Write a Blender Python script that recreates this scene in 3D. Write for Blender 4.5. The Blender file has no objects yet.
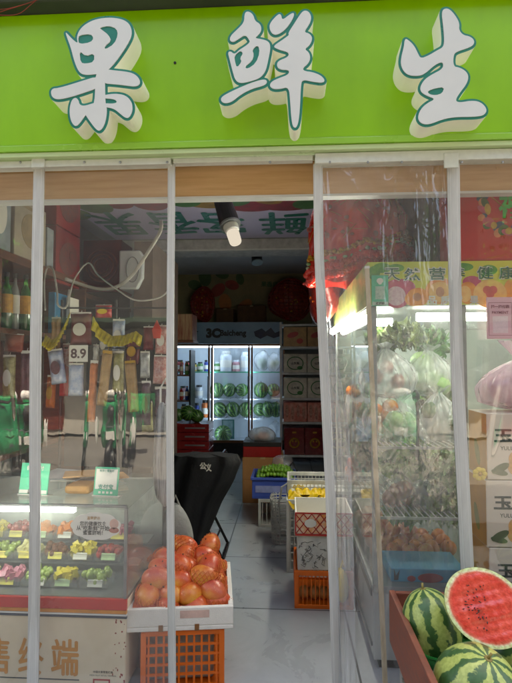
import bpy, bmesh, math, random
import numpy as np
from mathutils import Vector, Matrix, Euler
R = math.radians
rnd = random.Random(7)
scene = bpy.context.scene
COL = scene.collection

# ------------------------------------------------------------------ camera frame
F, CX, CY = 513.0, 256.0, 341.5
CAMH, PITCH, YAW = 1.45, R(2.4), R(3.5)
CAM = Vector((0, 0, CAMH))
ROT = Matrix.Rotation(YAW, 3, 'Z') @ Matrix.Rotation(PITCH, 3, 'X')
def ray(px, py): return ROT @ Vector(((px-CX)/F, 1.0, (CY-py)/F))
def P(px, py, Y):
    d = ray(px, py); return CAM + d*(Y/d.y)
def PZ(px, py, z):
    d = ray(px, py); return CAM + d*((z-CAMH)/d.z)
def X(px, Y, py=400): return P(px, py, Y).x
def Z(py, Y, px=256): return P(px, py, Y).z

cam = bpy.data.cameras.new('camera'); camo = bpy.data.objects.new('camera', cam); COL.objects.link(camo)
camo.location = CAM; camo.rotation_euler = (Matrix.Rotation(YAW, 3, 'Z') @ Matrix.Rotation(R(90)+PITCH, 3, 'X')).to_euler()
cam.sensor_fit = 'VERTICAL'; cam.sensor_height = 36; cam.lens = F/683*36
cam.clip_start = 0.05; cam.clip_end = 200
scene.camera = camo

# ------------------------------------------------------------------ materials
def C(h, k=1.0):
    h = h.lstrip('#'); v = [int(h[i:i+2], 16)/255 for i in (0, 2, 4)]
    v = [(x/12.92 if x <= .04045 else ((x+.055)/1.055)**2.4)*k for x in v]
    return (*v, 1)
MATS = {}
def newmat(name):
    m = bpy.data.materials.new(name); m.use_nodes = True; nt = m.node_tree; nt.nodes.clear()
    out = nt.nodes.new('ShaderNodeOutputMaterial'); return m, nt, out
def N(nt, t, **kw):
    n = nt.nodes.new(t)
    for k, v in kw.items(): setattr(n, k, v)
    return n
def mat(name, col, rough=.6, col2=None, scale=12, amt=.35, bump=0, bscale=60, metal=0, spec=.5, trans=0, sss=0, coat=0, detail=5, stretch=None, alpha=1, emit=None, estr=0):
    """principled surface with two-colour noise variation and bump"""
    if name in MATS: return MATS[name]
    m, nt, out = newmat(name); L = nt.links
    b = N(nt, 'ShaderNodeBsdfPrincipled'); L.new(b.outputs[0], out.inputs[0])
    b.inputs['Roughness'].default_value = rough; b.inputs['Metallic'].default_value = metal
    b.inputs['Specular IOR Level'].default_value = spec
    b.inputs['Coat Weight'].default_value = coat; b.inputs['Coat Roughness'].default_value = .15
    b.inputs['Alpha'].default_value = alpha
    if emit: b.inputs['Emission Color'].default_value = emit; b.inputs['Emission Strength'].default_value = estr
    tc = N(nt, 'ShaderNodeTexCoord'); mp = N(nt, 'ShaderNodeMapping'); L.new(tc.outputs['Object'], mp.inputs[0])
    if stretch: mp.inputs['Scale'].default_value = stretch
    no = N(nt, 'ShaderNodeTexNoise'); no.inputs['Scale'].default_value = scale; no.inputs['Detail'].default_value = detail
    no.inputs['Roughness'].default_value = .6
    L.new(mp.outputs[0], no.inputs['Vector'])
    if col2 is None: col2 = tuple(x*(1-amt) for x in col[:3])+(1,)
    rp = N(nt, 'ShaderNodeValToRGB'); rp.color_ramp.elements[0].position = .32; rp.color_ramp.elements[1].position = .68
    rp.color_ramp.elements[0].color = col2; rp.color_ramp.elements[1].color = col
    L.new(no.outputs[0], rp.inputs[0]); L.new(rp.outputs[0], b.inputs['Base Color'])
    rr = N(nt, 'ShaderNodeMapRange'); rr.inputs['To Min'].default_value = max(.02, rough-.12); rr.inputs['To Max'].default_value = min(1, rough+.12)
    L.new(no.outputs[0], rr.inputs[0]); L.new(rr.outputs[0], b.inputs['Roughness'])
    if bump:
        n2 = N(nt, 'ShaderNodeTexNoise'); n2.inputs['Scale'].default_value = bscale; n2.inputs['Detail'].default_value = 4
        L.new(mp.outputs[0], n2.inputs['Vector'])
        bp = N(nt, 'ShaderNodeBump'); bp.inputs['Strength'].default_value = bump; bp.inputs['Distance'].default_value = .01
        L.new(n2.outputs[0], bp.inputs['Height']); L.new(bp.outputs[0], b.inputs['Normal'])
    if sss:
        b.inputs['Subsurface Weight'].default_value = sss; b.inputs['Subsurface Radius'].default_value = (.02, .008, .004); b.inputs['Subsurface Scale'].default_value = 1
    MATS[name] = m; return m
def glow(name, col, s):
    if name in MATS: return MATS[name]
    m, nt, out = newmat(name); e = N(nt, 'ShaderNodeEmission'); e.inputs[0].default_value = col; e.inputs[1].default_value = s
    nt.links.new(e.outputs[0], out.inputs[0]); MATS[name] = m; return m
def film(name, refl=.09, haze=.05, tint=(1, 1, 1, 1), rough=.03, bump=.25, bscale=9, stretch=(1.6, 1, .5), hazecol=(.8, .82, .85, 1), fine=.3):
    """clear sheet: transparent + schlick reflection + a little milky haze"""
    if name in MATS: return MATS[name]
    m, nt, out = newmat(name); L = nt.links
    tc = N(nt, 'ShaderNodeTexCoord'); mp = N(nt, 'ShaderNodeMapping'); mp.inputs['Scale'].default_value = stretch; L.new(tc.outputs['Object'], mp.inputs[0])
    no = N(nt, 'ShaderNodeTexNoise'); no.inputs['Scale'].default_value = bscale; no.inputs['Detail'].default_value = 3; no.inputs['Distortion'].default_value = .8
    L.new(mp.outputs[0], no.inputs['Vector'])
    wr = N(nt, 'ShaderNodeTexNoise'); wr.inputs['Scale'].default_value = bscale*1.3; wr.inputs['Detail'].default_value = 2; wr.inputs['Distortion'].default_value = 1.5
    try: wr.noise_type = 'RIDGED_MULTIFRACTAL'
    except Exception: pass
    L.new(mp.outputs[0], wr.inputs['Vector'])
    mx = N(nt, 'ShaderNodeMath', operation='MULTIPLY_ADD'); L.new(wr.outputs[0], mx.inputs[0]); mx.inputs[1].default_value = fine*.35; L.new(no.outputs[0], mx.inputs[2])
    bp = N(nt, 'ShaderNodeBump'); bp.inputs['Strength'].default_value = bump; bp.inputs['Distance'].default_value = .03
    L.new(mx.outputs[0], bp.inputs['Height'])
    g = N(nt, 'ShaderNodeBsdfGlossy'); g.inputs['Roughness'].default_value = rough; L.new(bp.outputs[0], g.inputs['Normal'])
    t = N(nt, 'ShaderNodeBsdfTransparent'); t.inputs[0].default_value = tint
    d = N(nt, 'ShaderNodeBsdfDiffuse'); d.inputs[0].default_value = hazecol
    tr = N(nt, 'ShaderNodeBsdfTranslucent'); tr.inputs[0].default_value = hazecol
    dd = N(nt, 'ShaderNodeMixShader'); L.new(d.outputs[0], dd.inputs[1]); L.new(tr.outputs[0], dd.inputs[2])
    m1 = N(nt, 'ShaderNodeMixShader'); L.new(t.outputs[0], m1.inputs[1]); L.new(dd.outputs[0], m1.inputs[2])
    # haze follows creases a little
    hz = N(nt, 'ShaderNodeMapRange'); hz.inputs['To Min'].default_value = haze*.5; hz.inputs['To Max'].default_value = haze*1.6
    L.new(no.outputs[0], hz.inputs[0]); L.new(hz.outputs[0], m1.inputs[0])
    geo = N(nt, 'ShaderNodeNewGeometry'); dot = N(nt, 'ShaderNodeVectorMath', operation='DOT_PRODUCT')
    L.new(geo.outputs['Incoming'], dot.inputs[0]); L.new(bp.outputs[0], dot.inputs[1])
    ab = N(nt, 'ShaderNodeMath', operation='ABSOLUTE'); L.new(dot.outputs['Value'], ab.inputs[0])
    om = N(nt, 'ShaderNodeMath', operation='SUBTRACT'); om.inputs[0].default_value = 1; L.new(ab.outputs[0], om.inputs[1])
    pw = N(nt, 'ShaderNodeMath', operation='POWER'); L.new(om.outputs[0], pw.inputs[0]); pw.inputs[1].default_value = 5
    ma = N(nt, 'ShaderNodeMath', operation='MULTIPLY_ADD', use_clamp=True); L.new(pw.outputs[0], ma.inputs[0]); ma.inputs[1].default_value = .8; ma.inputs[2].default_value = refl
    m2 = N(nt, 'ShaderNodeMixShader'); L.new(ma.outputs[0], m2.inputs[0]); L.new(m1.outputs[0], m2.inputs[1]); L.new(g.outputs[0], m2.inputs[2])
    L.new(m2.outputs[0], out.inputs[0]); MATS[name] = m; return m

# ------------------------------------------------------------------ mesh builder
class MB:
    def __init__(s): s.bm = bmesh.new(); s.nd = 0
    def _add(s, vs, fs, M=None):
        bv = [s.bm.verts.new(M @ Vector(v) if M is not None else Vector(v)) for v in vs]
        for f in fs:
            try: s.bm.faces.new([bv[i] for i in f])
            except ValueError: pass
        return bv
    def box(s, x0, x1, y0, y1, z0, z1, M=None):
        vs = [(x, y, z) for x in (x0, x1) for y in (y0, y1) for z in (z0, z1)]
        s._add(vs, [(0, 1, 3, 2), (4, 6, 7, 5), (0, 4, 5, 1), (2, 3, 7, 6), (0, 2, 6, 4), (1, 5, 7, 3)], M); return s
    def cyl(s, a, b, r0, r1=None, n=16, cap=True):
        a, b = Vector(a), Vector(b); r1 = r0 if r1 is None else r1
        d = (b-a).normalized(); u = d.orthogonal().normalized(); w = d.cross(u)
        vs = []
        for p, r in ((a, r0), (b, r1)):
            for i in range(n):
                t = 2*math.pi*i/n; vs.append(p+(u*math.cos(t)+w*math.sin(t))*r)
        fs = [(i, (i+1) % n, n+(i+1) % n, n+i) for i in range(n)]
        if cap: fs += [tuple(range(n))[::-1], tuple(range(n, 2*n))]
        s._add(vs, fs); return s
    def tube(s, pts, r, n=8, closed=False):
        pts = [Vector(p) for p in pts]; m = len(pts); vs = []; u = None
        for i, p in enumerate(pts):
            if closed: d = (pts[(i+1) % m]-pts[i-1])
            else: d = (pts[min(i+1, m-1)]-pts[max(i-1, 0)])
            d = d.normalized() if d.length else Vector((0, 0, 1))
            u = d.orthogonal().normalized() if u is None else (u-d*u.dot(d)).normalized()
            w = d.cross(u); rr = r[i] if isinstance(r, (list, tuple)) else r
            for k in range(n):
                t = 2*math.pi*k/n; vs.append(p+(u*math.cos(t)+w*math.sin(t))*rr)
        fs = []
        for i in range(m if closed else m-1):
            j = (i+1) % m
            fs += [(i*n+k, i*n+(k+1) % n, j*n+(k+1) % n, j*n+k) for k in range(n)]
        if not closed: fs += [tuple(range(n))[::-1], tuple(range((m-1)*n, m*n))]
        s._add(vs, fs); return s
    def ell(s, c, r, M=None, nu=20, nv=12, fn=None, zmin=-1, zmax=1, cap=True):
        """ellipsoid; fn(dir)->radial scale; zmin/zmax clip latitudes (unit)"""
        c = Vector(c); r = (r, r, r) if isinstance(r, (int, float)) else r
        t0, t1 = math.acos(zmax), math.acos(zmin); vs = []
        for j in range(nv+1):
            th = t0+(t1-t0)*j/nv
            for i in range(nu):
                ph = 2*math.pi*i/nu; d = Vector((math.sin(th)*math.cos(ph), math.sin(th)*math.sin(ph), math.cos(th)))
                k = fn(d) if fn else 1
                v = Vector((d.x*r[0]*k, d.y*r[1]*k, d.z*r[2]*k)); vs.append(c+(M @ v if M is not None else v))
        fs = [(j*nu+i, (j+1)*nu+i, (j+1)*nu+(i+1) % nu, j*nu+(i+1) % nu) for j in range(nv) for i in range(nu)]
        if zmax < 1 and cap: fs.append(tuple(range(nu)))
        if zmin > -1: fs.append(tuple(range(nv*nu, nv*nu+nu))[::-1])
        s._add(vs, fs); return s
    def lathe(s, c, prof, n=20):
        c = Vector(c); vs = []
        for r, z in prof:
            for i in range(n):
                t = 2*math.pi*i/n; vs.append(c+Vector((r*math.cos(t), r*math.sin(t), z)))
        m = len(prof)
        fs = [(j*n+i, j*n+(i+1) % n, (j+1)*n+(i+1) % n, (j+1)*n+i) for j in range(m-1) for i in range(n)]
        fs += [tuple(range(n))[::-1], tuple(range((m-1)*n, m*n))]
        s._add(vs, fs); return s
    def prism(s, pts, M, t):
        """pts 2-D polygon, extruded 0..t along local z, placed by M"""
        n = len(pts); vs = [(x, y, 0) for x, y in pts]+[(x, y, t) for x, y in pts]
        s._add(vs, [tuple(range(n))[::-1], tuple(range(n, 2*n))]+[(i, (i+1) % n, n+(i+1) % n, n+i) for i in range(n)], M); return s
    def disc(s, cx, cy, rx, ry, M, t=.0015, n=24, a=0):
        t += .00004*s.nd; s.nd += 1
        ca, sa = math.cos(a), math.sin(a)
        return s.prism([(cx+rx*math.cos(2*math.pi*i/n)*ca-ry*math.sin(2*math.pi*i/n)*sa, cy+rx*math.cos(2*math.pi*i/n)*sa+ry*math.sin(2*math.pi*i/n)*ca) for i in range(n)], M, t)
    def rect(s, x0, x1, y0, y1, M, t=.0015): return s.prism([(x0, y0), (x1, y0), (x1, y1), (x0, y1)], M, t)
    def grid(s, fn, nu, nv):
        vs = [fn(i/nu, j/nv) for j in range(nv+1) for i in range(nu+1)]
        fs = [(j*(nu+1)+i, j*(nu+1)+i+1, (j+1)*(nu+1)+i+1, (j+1)*(nu+1)+i) for j in range(nv) for i in range(nu)]
        s._add(vs, fs); return s
    def mesh(s, me, M):
        vs = [v.co.copy() for v in me.vertices]; s._add(vs, [tuple(p.vertices) for p in me.polygons], M); return s
    def build(s, name, m, parent=None, smooth=False, bevel=0, seg=2, solid=0, recalc=True):
        off = Vector((0, 0, 0)); q = parent
        while q is not None: off += q.location; q = q.parent
        if off.length: bmesh.ops.translate(s.bm, vec=-off, verts=s.bm.verts)
        if recalc: bmesh.ops.recalc_face_normals(s.bm, faces=s.bm.faces)
        me = bpy.data.meshes.new(name); s.bm.to_mesh(me); s.bm.free()
        if smooth:
            for p in me.polygons: p.use_smooth = True
        me.materials.append(m)
        o = bpy.data.objects.new(name, me); COL.objects.link(o)
        if parent is not None: o.parent = parent
        if solid:
            d = o.modifiers.new('solid', 'SOLIDIFY'); d.thickness = solid; d.offset = 0
        if bevel:
            d = o.modifiers.new('bevel', 'BEVEL'); d.width = bevel; d.segments = seg; d.limit_method = 'ANGLE'; d.angle_limit = R(40)
        return o

def tag(o, label, cat, group=None):
    o['label'] = label; o['category'] = cat
    if group: o['group'] = group
    return o
def thing(name, label, cat, loc=(0, 0, 0), group=None):
    o = bpy.data.objects.new(name, None); COL.objects.link(o); o.location = loc; o.empty_display_size = .05
    return tag(o, label, cat, group)
def struct(o): o['kind'] = 'structure'; return o
def kids(o): return [c for c in bpy.data.objects if c.parent == o]
def dup(root, loc, rot=None, label=None, scale=None, group=None):
    def cp(o, par):
        c = o.copy(); COL.objects.link(c)
        if par is not None: c.parent = par
        for k in CH[o.name]: cp(k, c)
        return c
    CH = {}
    def walk(o):
        CH[o.name] = [c for c in ALLKIDS.get(o.name, [])] or kids(o); ALLKIDS[o.name] = CH[o.name]
        for k in CH[o.name]: walk(k)
    walk(root)
    r = cp(root, None); r.location = loc
    if rot is not None: r.rotation_euler = rot
    if scale is not None: r.scale = (scale,)*3 if isinstance(scale, (int, float)) else scale
    if label: r['label'] = label
    if group: r['group'] = group
    return r
ALLKIDS = {}

# frames for flat prints
def FR(x, y, z):     # local x->+X, y->+Z, z-> -Y (faces the street)
    return Matrix(((1, 0, 0, x), (0, 0, -1, y), (0, 1, 0, z), (0, 0, 0, 1)))
def SL(x, y, z):     # on a face looking to -X : local x -> -Y (reads left to right from -X side), y->+Z, z->-X
    return Matrix(((0, 0, -1, x), (-1, 0, 0, y), (0, 1, 0, z), (0, 0, 0, 1)))
def SR(x, y, z):     # on a face looking to +X : local x -> +Y, y->+Z, z->+X
    return Matrix(((0, 0, 1, x), (1, 0, 0, y), (0, 1, 0, z), (0, 0, 0, 1)))
def TP(x, y, z):     # lying on top: z up
    return Matrix.Translation((x, y, z))
def DN(x, y, z):     # under a ceiling, facing down, turned so it reads from inside the shop
    return Matrix(((-1, 0, 0, x), (0, -1*-1, 0, y), (0, 0, -1, z), (0, 0, 0, 1)))

def sack(c, rx, ry, h, seed, neck=.78, tilt=(0, 0)):
    """tied plastic sack: round slumped bottom, pleats gathering to a neck, flared top"""
    r = random.Random(seed); ph = [r.uniform(0, 6.3) for _ in range(6)]; q = r.choice([9, 11, 13])
    def f(u, v):
        a = u*2*math.pi; t = v
        if t < .12: k = math.sqrt(max(0, t/.12))*.86+.0
        elif t < neck: k = .86+.16*math.sin((t-.12)/(neck-.12)*math.pi*.55)-.92*max(0, (t-.30)/(neck-.30))**1.7
        else: k = .1+.30*((t-neck)/(1-neck))
        pl = .03+.10*min(1, max(0, t-.15)*1.5)
        k *= 1+pl*math.sin(q*a+ph[0]+2*t)+pl*.6*math.sin((q+6)*a+ph[1]-4*t)+.06*math.sin(3*a+ph[2]+5*t)+.05*math.sin(2*a+ph[3]-3*t)
        return (c[0]+rx*k*math.cos(a)+tilt[0]*t*t*h, c[1]+ry*k*math.sin(a)+tilt[1]*t*t*h, c[2]+h*t+.02*h*math.sin(5*a+ph[4])*(t > neck))
    return f
_tc = {}
def text(s, w=None, h=None, bold=0.0, ext=.001, shear=0):
    """text mesh centred on the origin, scaled to width w and/or height h"""
    cu = bpy.data.curves.new('t', 'FONT'); cu.body = s; cu.size = 1; cu.offset = bold; cu.extrude = 0; cu.resolution_u = 3; cu.shear = shear
    o = bpy.data.objects.new('t', cu); COL.objects.link(o)
    bpy.context.view_layer.update()
    me = bpy.data.meshes.new_from_object(o.evaluated_get(bpy.context.evaluated_depsgraph_get()))
    bpy.data.objects.remove(o); bpy.data.curves.remove(cu)
    xs = [v.co.x for v in me.vertices]; ys = [v.co.y for v in me.vertices]
    if not xs: return me
    x0, x1, y0, y1 = min(xs), max(xs), min(ys), max(ys)
    sx = w/(x1-x0) if w else None; sy = h/(y1-y0) if h else None
    sx = sx or sy; sy = sy or sx
    for v in me.vertices: v.co = Vector(((v.co.x-(x0+x1)/2)*sx, (v.co.y-(y0+y1)/2)*sy, ext))
    return me
def addtext(mb, s, M, w=None, h=None, bold=0, z=.0012):
    me = text(s, w, h, bold, z); mb.mesh(me, M); bpy.data.meshes.remove(me); return mb

# ------------------------------------------------------------------ traced glyph shapes (signed distance -> contour)
def chaikin(p, k=2):
    for _ in range(k):
        q = []
        for i in range(len(p)):
            a, b = p[i], p[(i+1) % len(p)]
            q += [(a[0]*.75+b[0]*.25, a[1]*.75+b[1]*.25), (a[0]*.25+b[0]*.75, a[1]*.25+b[1]*.75)]
        p = q
    return p
def sdf(poly, GX, GY):
    p = np.array(poly); d = np.full(GX.shape, 1e9); ins = np.zeros(GX.shape, bool)
    for i in range(len(p)):
        a, b = p[i], p[(i+1) % len(p)]; e = b-a; L2 = max(1e-12, e@e)
        t = np.clip(((GX-a[0])*e[0]+(GY-a[1])*e[1])/L2, 0, 1)
        d = np.minimum(d, (GX-a[0]-t*e[0])**2+(GY-a[1]-t*e[1])**2)
        if a[1] != b[1]:
            c = ((a[1] > GY) != (b[1] > GY)) & (GX < (b[0]-a[0])*(GY-a[1])/(b[1]-a[1])+a[0]); ins ^= c
    return np.where(ins, -1, 1)*np.sqrt(d)
def contour(field, xs, ys):
    """filled marching squares of field<0 -> (verts, faces, boundary edges)"""
    V = []; idx = {}; Fc = []; E = []
    def vid(key, x, y):
        if key not in idx: idx[key] = len(V); V.append((x, y))
        return idx[key]
    H, W = field.shape
    for j in range(H-1):
        for i in range(W-1):
            cs = [(i, j), (i+1, j), (i+1, j+1), (i, j+1)]; f = [field[c[1], c[0]] for c in cs]
            if min(f) >= 0: continue
            poly = []; cr = []
            for k in range(4):
                a, b = cs[k], cs[(k+1) % 4]; fa, fb = f[k], f[(k+1) % 4]
                if fa < 0: poly.append(vid(a, xs[a[0]], ys[a[1]]))
                if (fa < 0) != (fb < 0):
                    lo, hi = min(a, b), max(a, b); fl, fh = field[lo[1], lo[0]], field[hi[1], hi[0]]; t = fl/(fl-fh)
                    v = vid((lo, hi), xs[lo[0]]*(1-t)+xs[hi[0]]*t, ys[lo[1]]*(1-t)+ys[hi[1]]*t); poly.append(v); cr.append((v, fa < 0))
            if len(poly) > 2: Fc.append(poly)
            if len(cr) == 2: E.append((cr[0][0], cr[1][0]) if cr[0][1] else (cr[1][0], cr[0][0]))
            elif len(cr) == 4:
                E.append((cr[0][0], cr[1][0])); E.append((cr[2][0], cr[3][0]))
    return V, Fc, E
# ================================================================== SETTING
FZ = 2.90                                     # ceiling height
def tile_mat():
    m, nt, out = newmat('floor tile'); L = nt.links
    b = N(nt, 'ShaderNodeBsdfPrincipled'); L.new(b.outputs[0], out.inputs[0])
    tc = N(nt, 'ShaderNodeTexCoord'); mp = N(nt, 'ShaderNodeMapping'); L.new(tc.outputs['Object'], mp.inputs[0])
    mp.inputs['Location'].default_value = (.47, .11, 0)
    br = N(nt, 'ShaderNodeTexBrick'); br.offset = 0; br.inputs['Scale'].default_value = 1
    br.inputs['Brick Width'].default_value = .8; br.inputs['Row Height'].default_value = .8; br.inputs['Mortar Size'].default_value = .0055
    br.inputs['Mortar Smooth'].default_value = .1; br.inputs['Bias'].default_value = 0
    L.new(mp.outputs[0], br.inputs['Vector'])
    br.inputs['Color1'].default_value = C('#a6a9ab'); br.inputs['Color2'].default_value = C('#9b9ea1'); br.inputs['Mortar'].default_value = C('#3d3e40')
    no = N(nt, 'ShaderNodeTexNoise'); no.inputs['Scale'].default_value = 2.2; no.inputs['Detail'].default_value = 8; no.inputs['Distortion'].default_value = 2.5; no.inputs['Roughness'].default_value = .65
    L.new(tc.outputs['Object'], no.inputs['Vector'])
    rp = N(nt, 'ShaderNodeValToRGB'); rp.color_ramp.elements[0].position = .3; rp.color_ramp.elements[1].position = .75
    rp.color_ramp.elements[0].color = (.78, .78, .78, 1); rp.color_ramp.elements[1].color = (1.1, 1.1, 1.1, 1)
    L.new(no.outputs[0], rp.inputs[0])
    mx = N(nt, 'ShaderNodeMixRGB', blend_type='MULTIPLY'); mx.inputs[0].default_value = 1; L.new(br.outputs[0], mx.inputs[1]); L.new(rp.outputs[0], mx.inputs[2])
    L.new(mx.outputs[0], b.inputs['Base Color'])
    r2 = N(nt, 'ShaderNodeMapRange'); r2.inputs['To Min'].default_value = .18; r2.inputs['To Max'].default_value = .42; L.new(no.outputs[0], r2.inputs[0]); L.new(r2.outputs[0], b.inputs['Roughness'])
    bp = N(nt, 'ShaderNodeBump'); bp.inputs['Strength'].default_value = .3; bp.inputs['Distance'].default_value = .002; bp.invert = True
    L.new(br.outputs['Fac'], bp.inputs['Height']); L.new(bp.outputs[0], b.inputs['Normal'])
    return m
M_white = mat('white paint', C('#d8d8d4'), .5, scale=6, amt=.12)
M_alu = mat('white aluminium', C('#d6dad2'), .35, scale=30, amt=.12, bump=.05)
M_wall = mat('interior wall', C('#a39c92'), .8, scale=3, amt=.2)
M_ceil = mat('ceiling board', C('#b5b6ba'), .7, scale=2, amt=.15)
M_black = mat('black plastic', C('#141416'), .45, scale=20)
M_dark = mat('dark metal', C('#2a2a2c'), .4, metal=.6, scale=20)
M_steel = mat('steel', C('#9a9ea0'), .35, metal=.8, scale=25, amt=.2)
M_wood = mat('tan board', C('#d8b083'), .45, C('#c69c6c'), scale=3, stretch=(1, 4, 14), bump=.05)
M_red = mat('red print', C('#b3201c'), .45, scale=8, amt=.25)
M_paper = mat('paper', C('#d9d4c9'), .6, scale=8, amt=.1)

struct(MB().box(-2.3, 2.6, 2.0, 9, -.12, 0).build('floor', tile_mat()))
struct(MB().box(-9, 9, -2.0, 2.0, -.15, -.004).build('pavement', mat('pavement slab', C('#8f8b84'), .8, scale=4, amt=.25, bump=.3)))
struct(MB().box(-150, 150, -150, 150, -.4, -.16).build('ground', mat('ground', C('#6a665f'), .9, scale=.6)))
struct(MB().box(-60, 60, -5.9, -2.01, -.155, -.12).build('road', mat('asphalt', C('#6f6d69'), .85, scale=2, amt=.25, bump=.4)))
# the shop building: side walls, back wall, ceiling, upper facade
sw = thing('shop_building', 'shop building with open front under the green sign', 'building')
MB().box(-2.3, -2.18, 2.36, 8.3, 0, 3.0).build('wall', M_wall, sw)
MB().box(2.3, 2.42, 2.36, 8.3, 0, 3.0).build('wall', M_wall, sw)
MB().box(-2.3, 2.42, 8.3, 8.42, 0, 3.0).build('wall', M_wall, sw)
MB().box(-2.3, 2.42, 2.36, 8.42, FZ+.1, 3.2).build('slab', M_white, sw)
MB().box(-7, -2.3, 2.36, 8.42, 0, 3.2).build('wall', mat('render', C('#a8a296'), .85, scale=3), sw)
MB().box(2.42, 7, 2.36, 8.42, 0, 3.2).build('wall', mat('render', C('#a8a296')), sw)
MB().box(-7, 7, 2.3, 8.42, 3.2, 7.4).build('upper_wall', mat('render', C('#a8a296')), sw)
MB().box(-2.18, -1.15, 6.2, 6.28, 0, FZ).build('partition', mat('dark partition', C('#2c2624'), .7), sw) if False else None
# ceiling: banner zone, beam, deeper zone
struct(MB().box(-2.18, 2.3, 2.42, 8.3, FZ, FZ+.06).build('ceiling', M_ceil))
ct = thing('ceiling_beam', 'pale boxed beam crossing the shop ceiling behind the lilac banner', 'beam')
zb = Z(251, 5.9, 220)
MB().box(-2.18, 2.3, 5.9, 6.25, zb, FZ-.002).build('beam_box', mat('beam paint', C('#c9c7c4'), .6), ct, bevel=.01)
MB().box(-2.18, 2.3, 5.885, 5.9, zb+.004, zb+.02).build('edge_trim', M_white, ct)
# pier that carries the air conditioner
MB().box(-1.22, -1.07, 4.0, 4.95, 0, 2.42).build('pier', mat('pier wall', C('#6b5a52'), .8), sw)
# header board over the opening
hb = thing('door_header', 'tan wood-grain header board spanning the shop opening under the sign', 'header board')
zt, zl = Z(158, 2.32), Z(195.5, 2.32)
MB().box(-2.3, 2.42, 2.32, 2.36, zl, 3.2).build('board', M_wood, hb)
MB().box(-2.3, 2.42, 2.312, 2.368, zl-.012, zl-.001).build('edge_strip', M_white, hb)
MB().box(-2.3, 2.42, 2.362, 2.42, zl+.01, 3.1).build('backing', mat('dark partition', C('#2c2624'), .7), hb)

# ================================================================== SIGN
YB = 2.14
sg = thing('shop_sign', 'long bright green shop sign above the door with three brush-style characters', 'sign', (0, YB, 2.3))
z0, z1 = Z(151, YB), Z(5, YB)
M_green = mat('sign green', C('#88c60a'), .34, C('#7ab30a'), scale=1.6, stretch=(1.5, 1, .5), bump=.02, bscale=8, spec=.5, coat=.2)
MB().box(-2.6, 2.8, YB, YB+.10, z0+.05, z1).build('panel', M_green, sg, bevel=.004)
MB().box(-2.6, 2.8, YB-.006, YB+.08, z0+.022, z0+.049).build('lower_lip', mat('lip green', C('#8cc63e'), .25, scale=3, amt=.1, coat=.4), sg, bevel=.003)
MB().box(-2.6, 2.8, YB+.004, YB+.08, z0+.0, z0+.021).build('lower_lip', mat('lip pale', C('#c3d9a4'), .3, scale=3, amt=.1), sg, bevel=.003)
M_teal = mat('teal edge', C('#16806f'), .3, scale=10, amt=.15)
M_face = mat('letter face', C('#d6d9d6'), .35, scale=4, amt=.05, sss=0)
M_side = mat('letter side', C('#dcdccb'), .45, scale=6, amt=.1, emit=C('#e6e8d0'), estr=.025)
S1 = 512/110; S2 = 512/120
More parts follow.
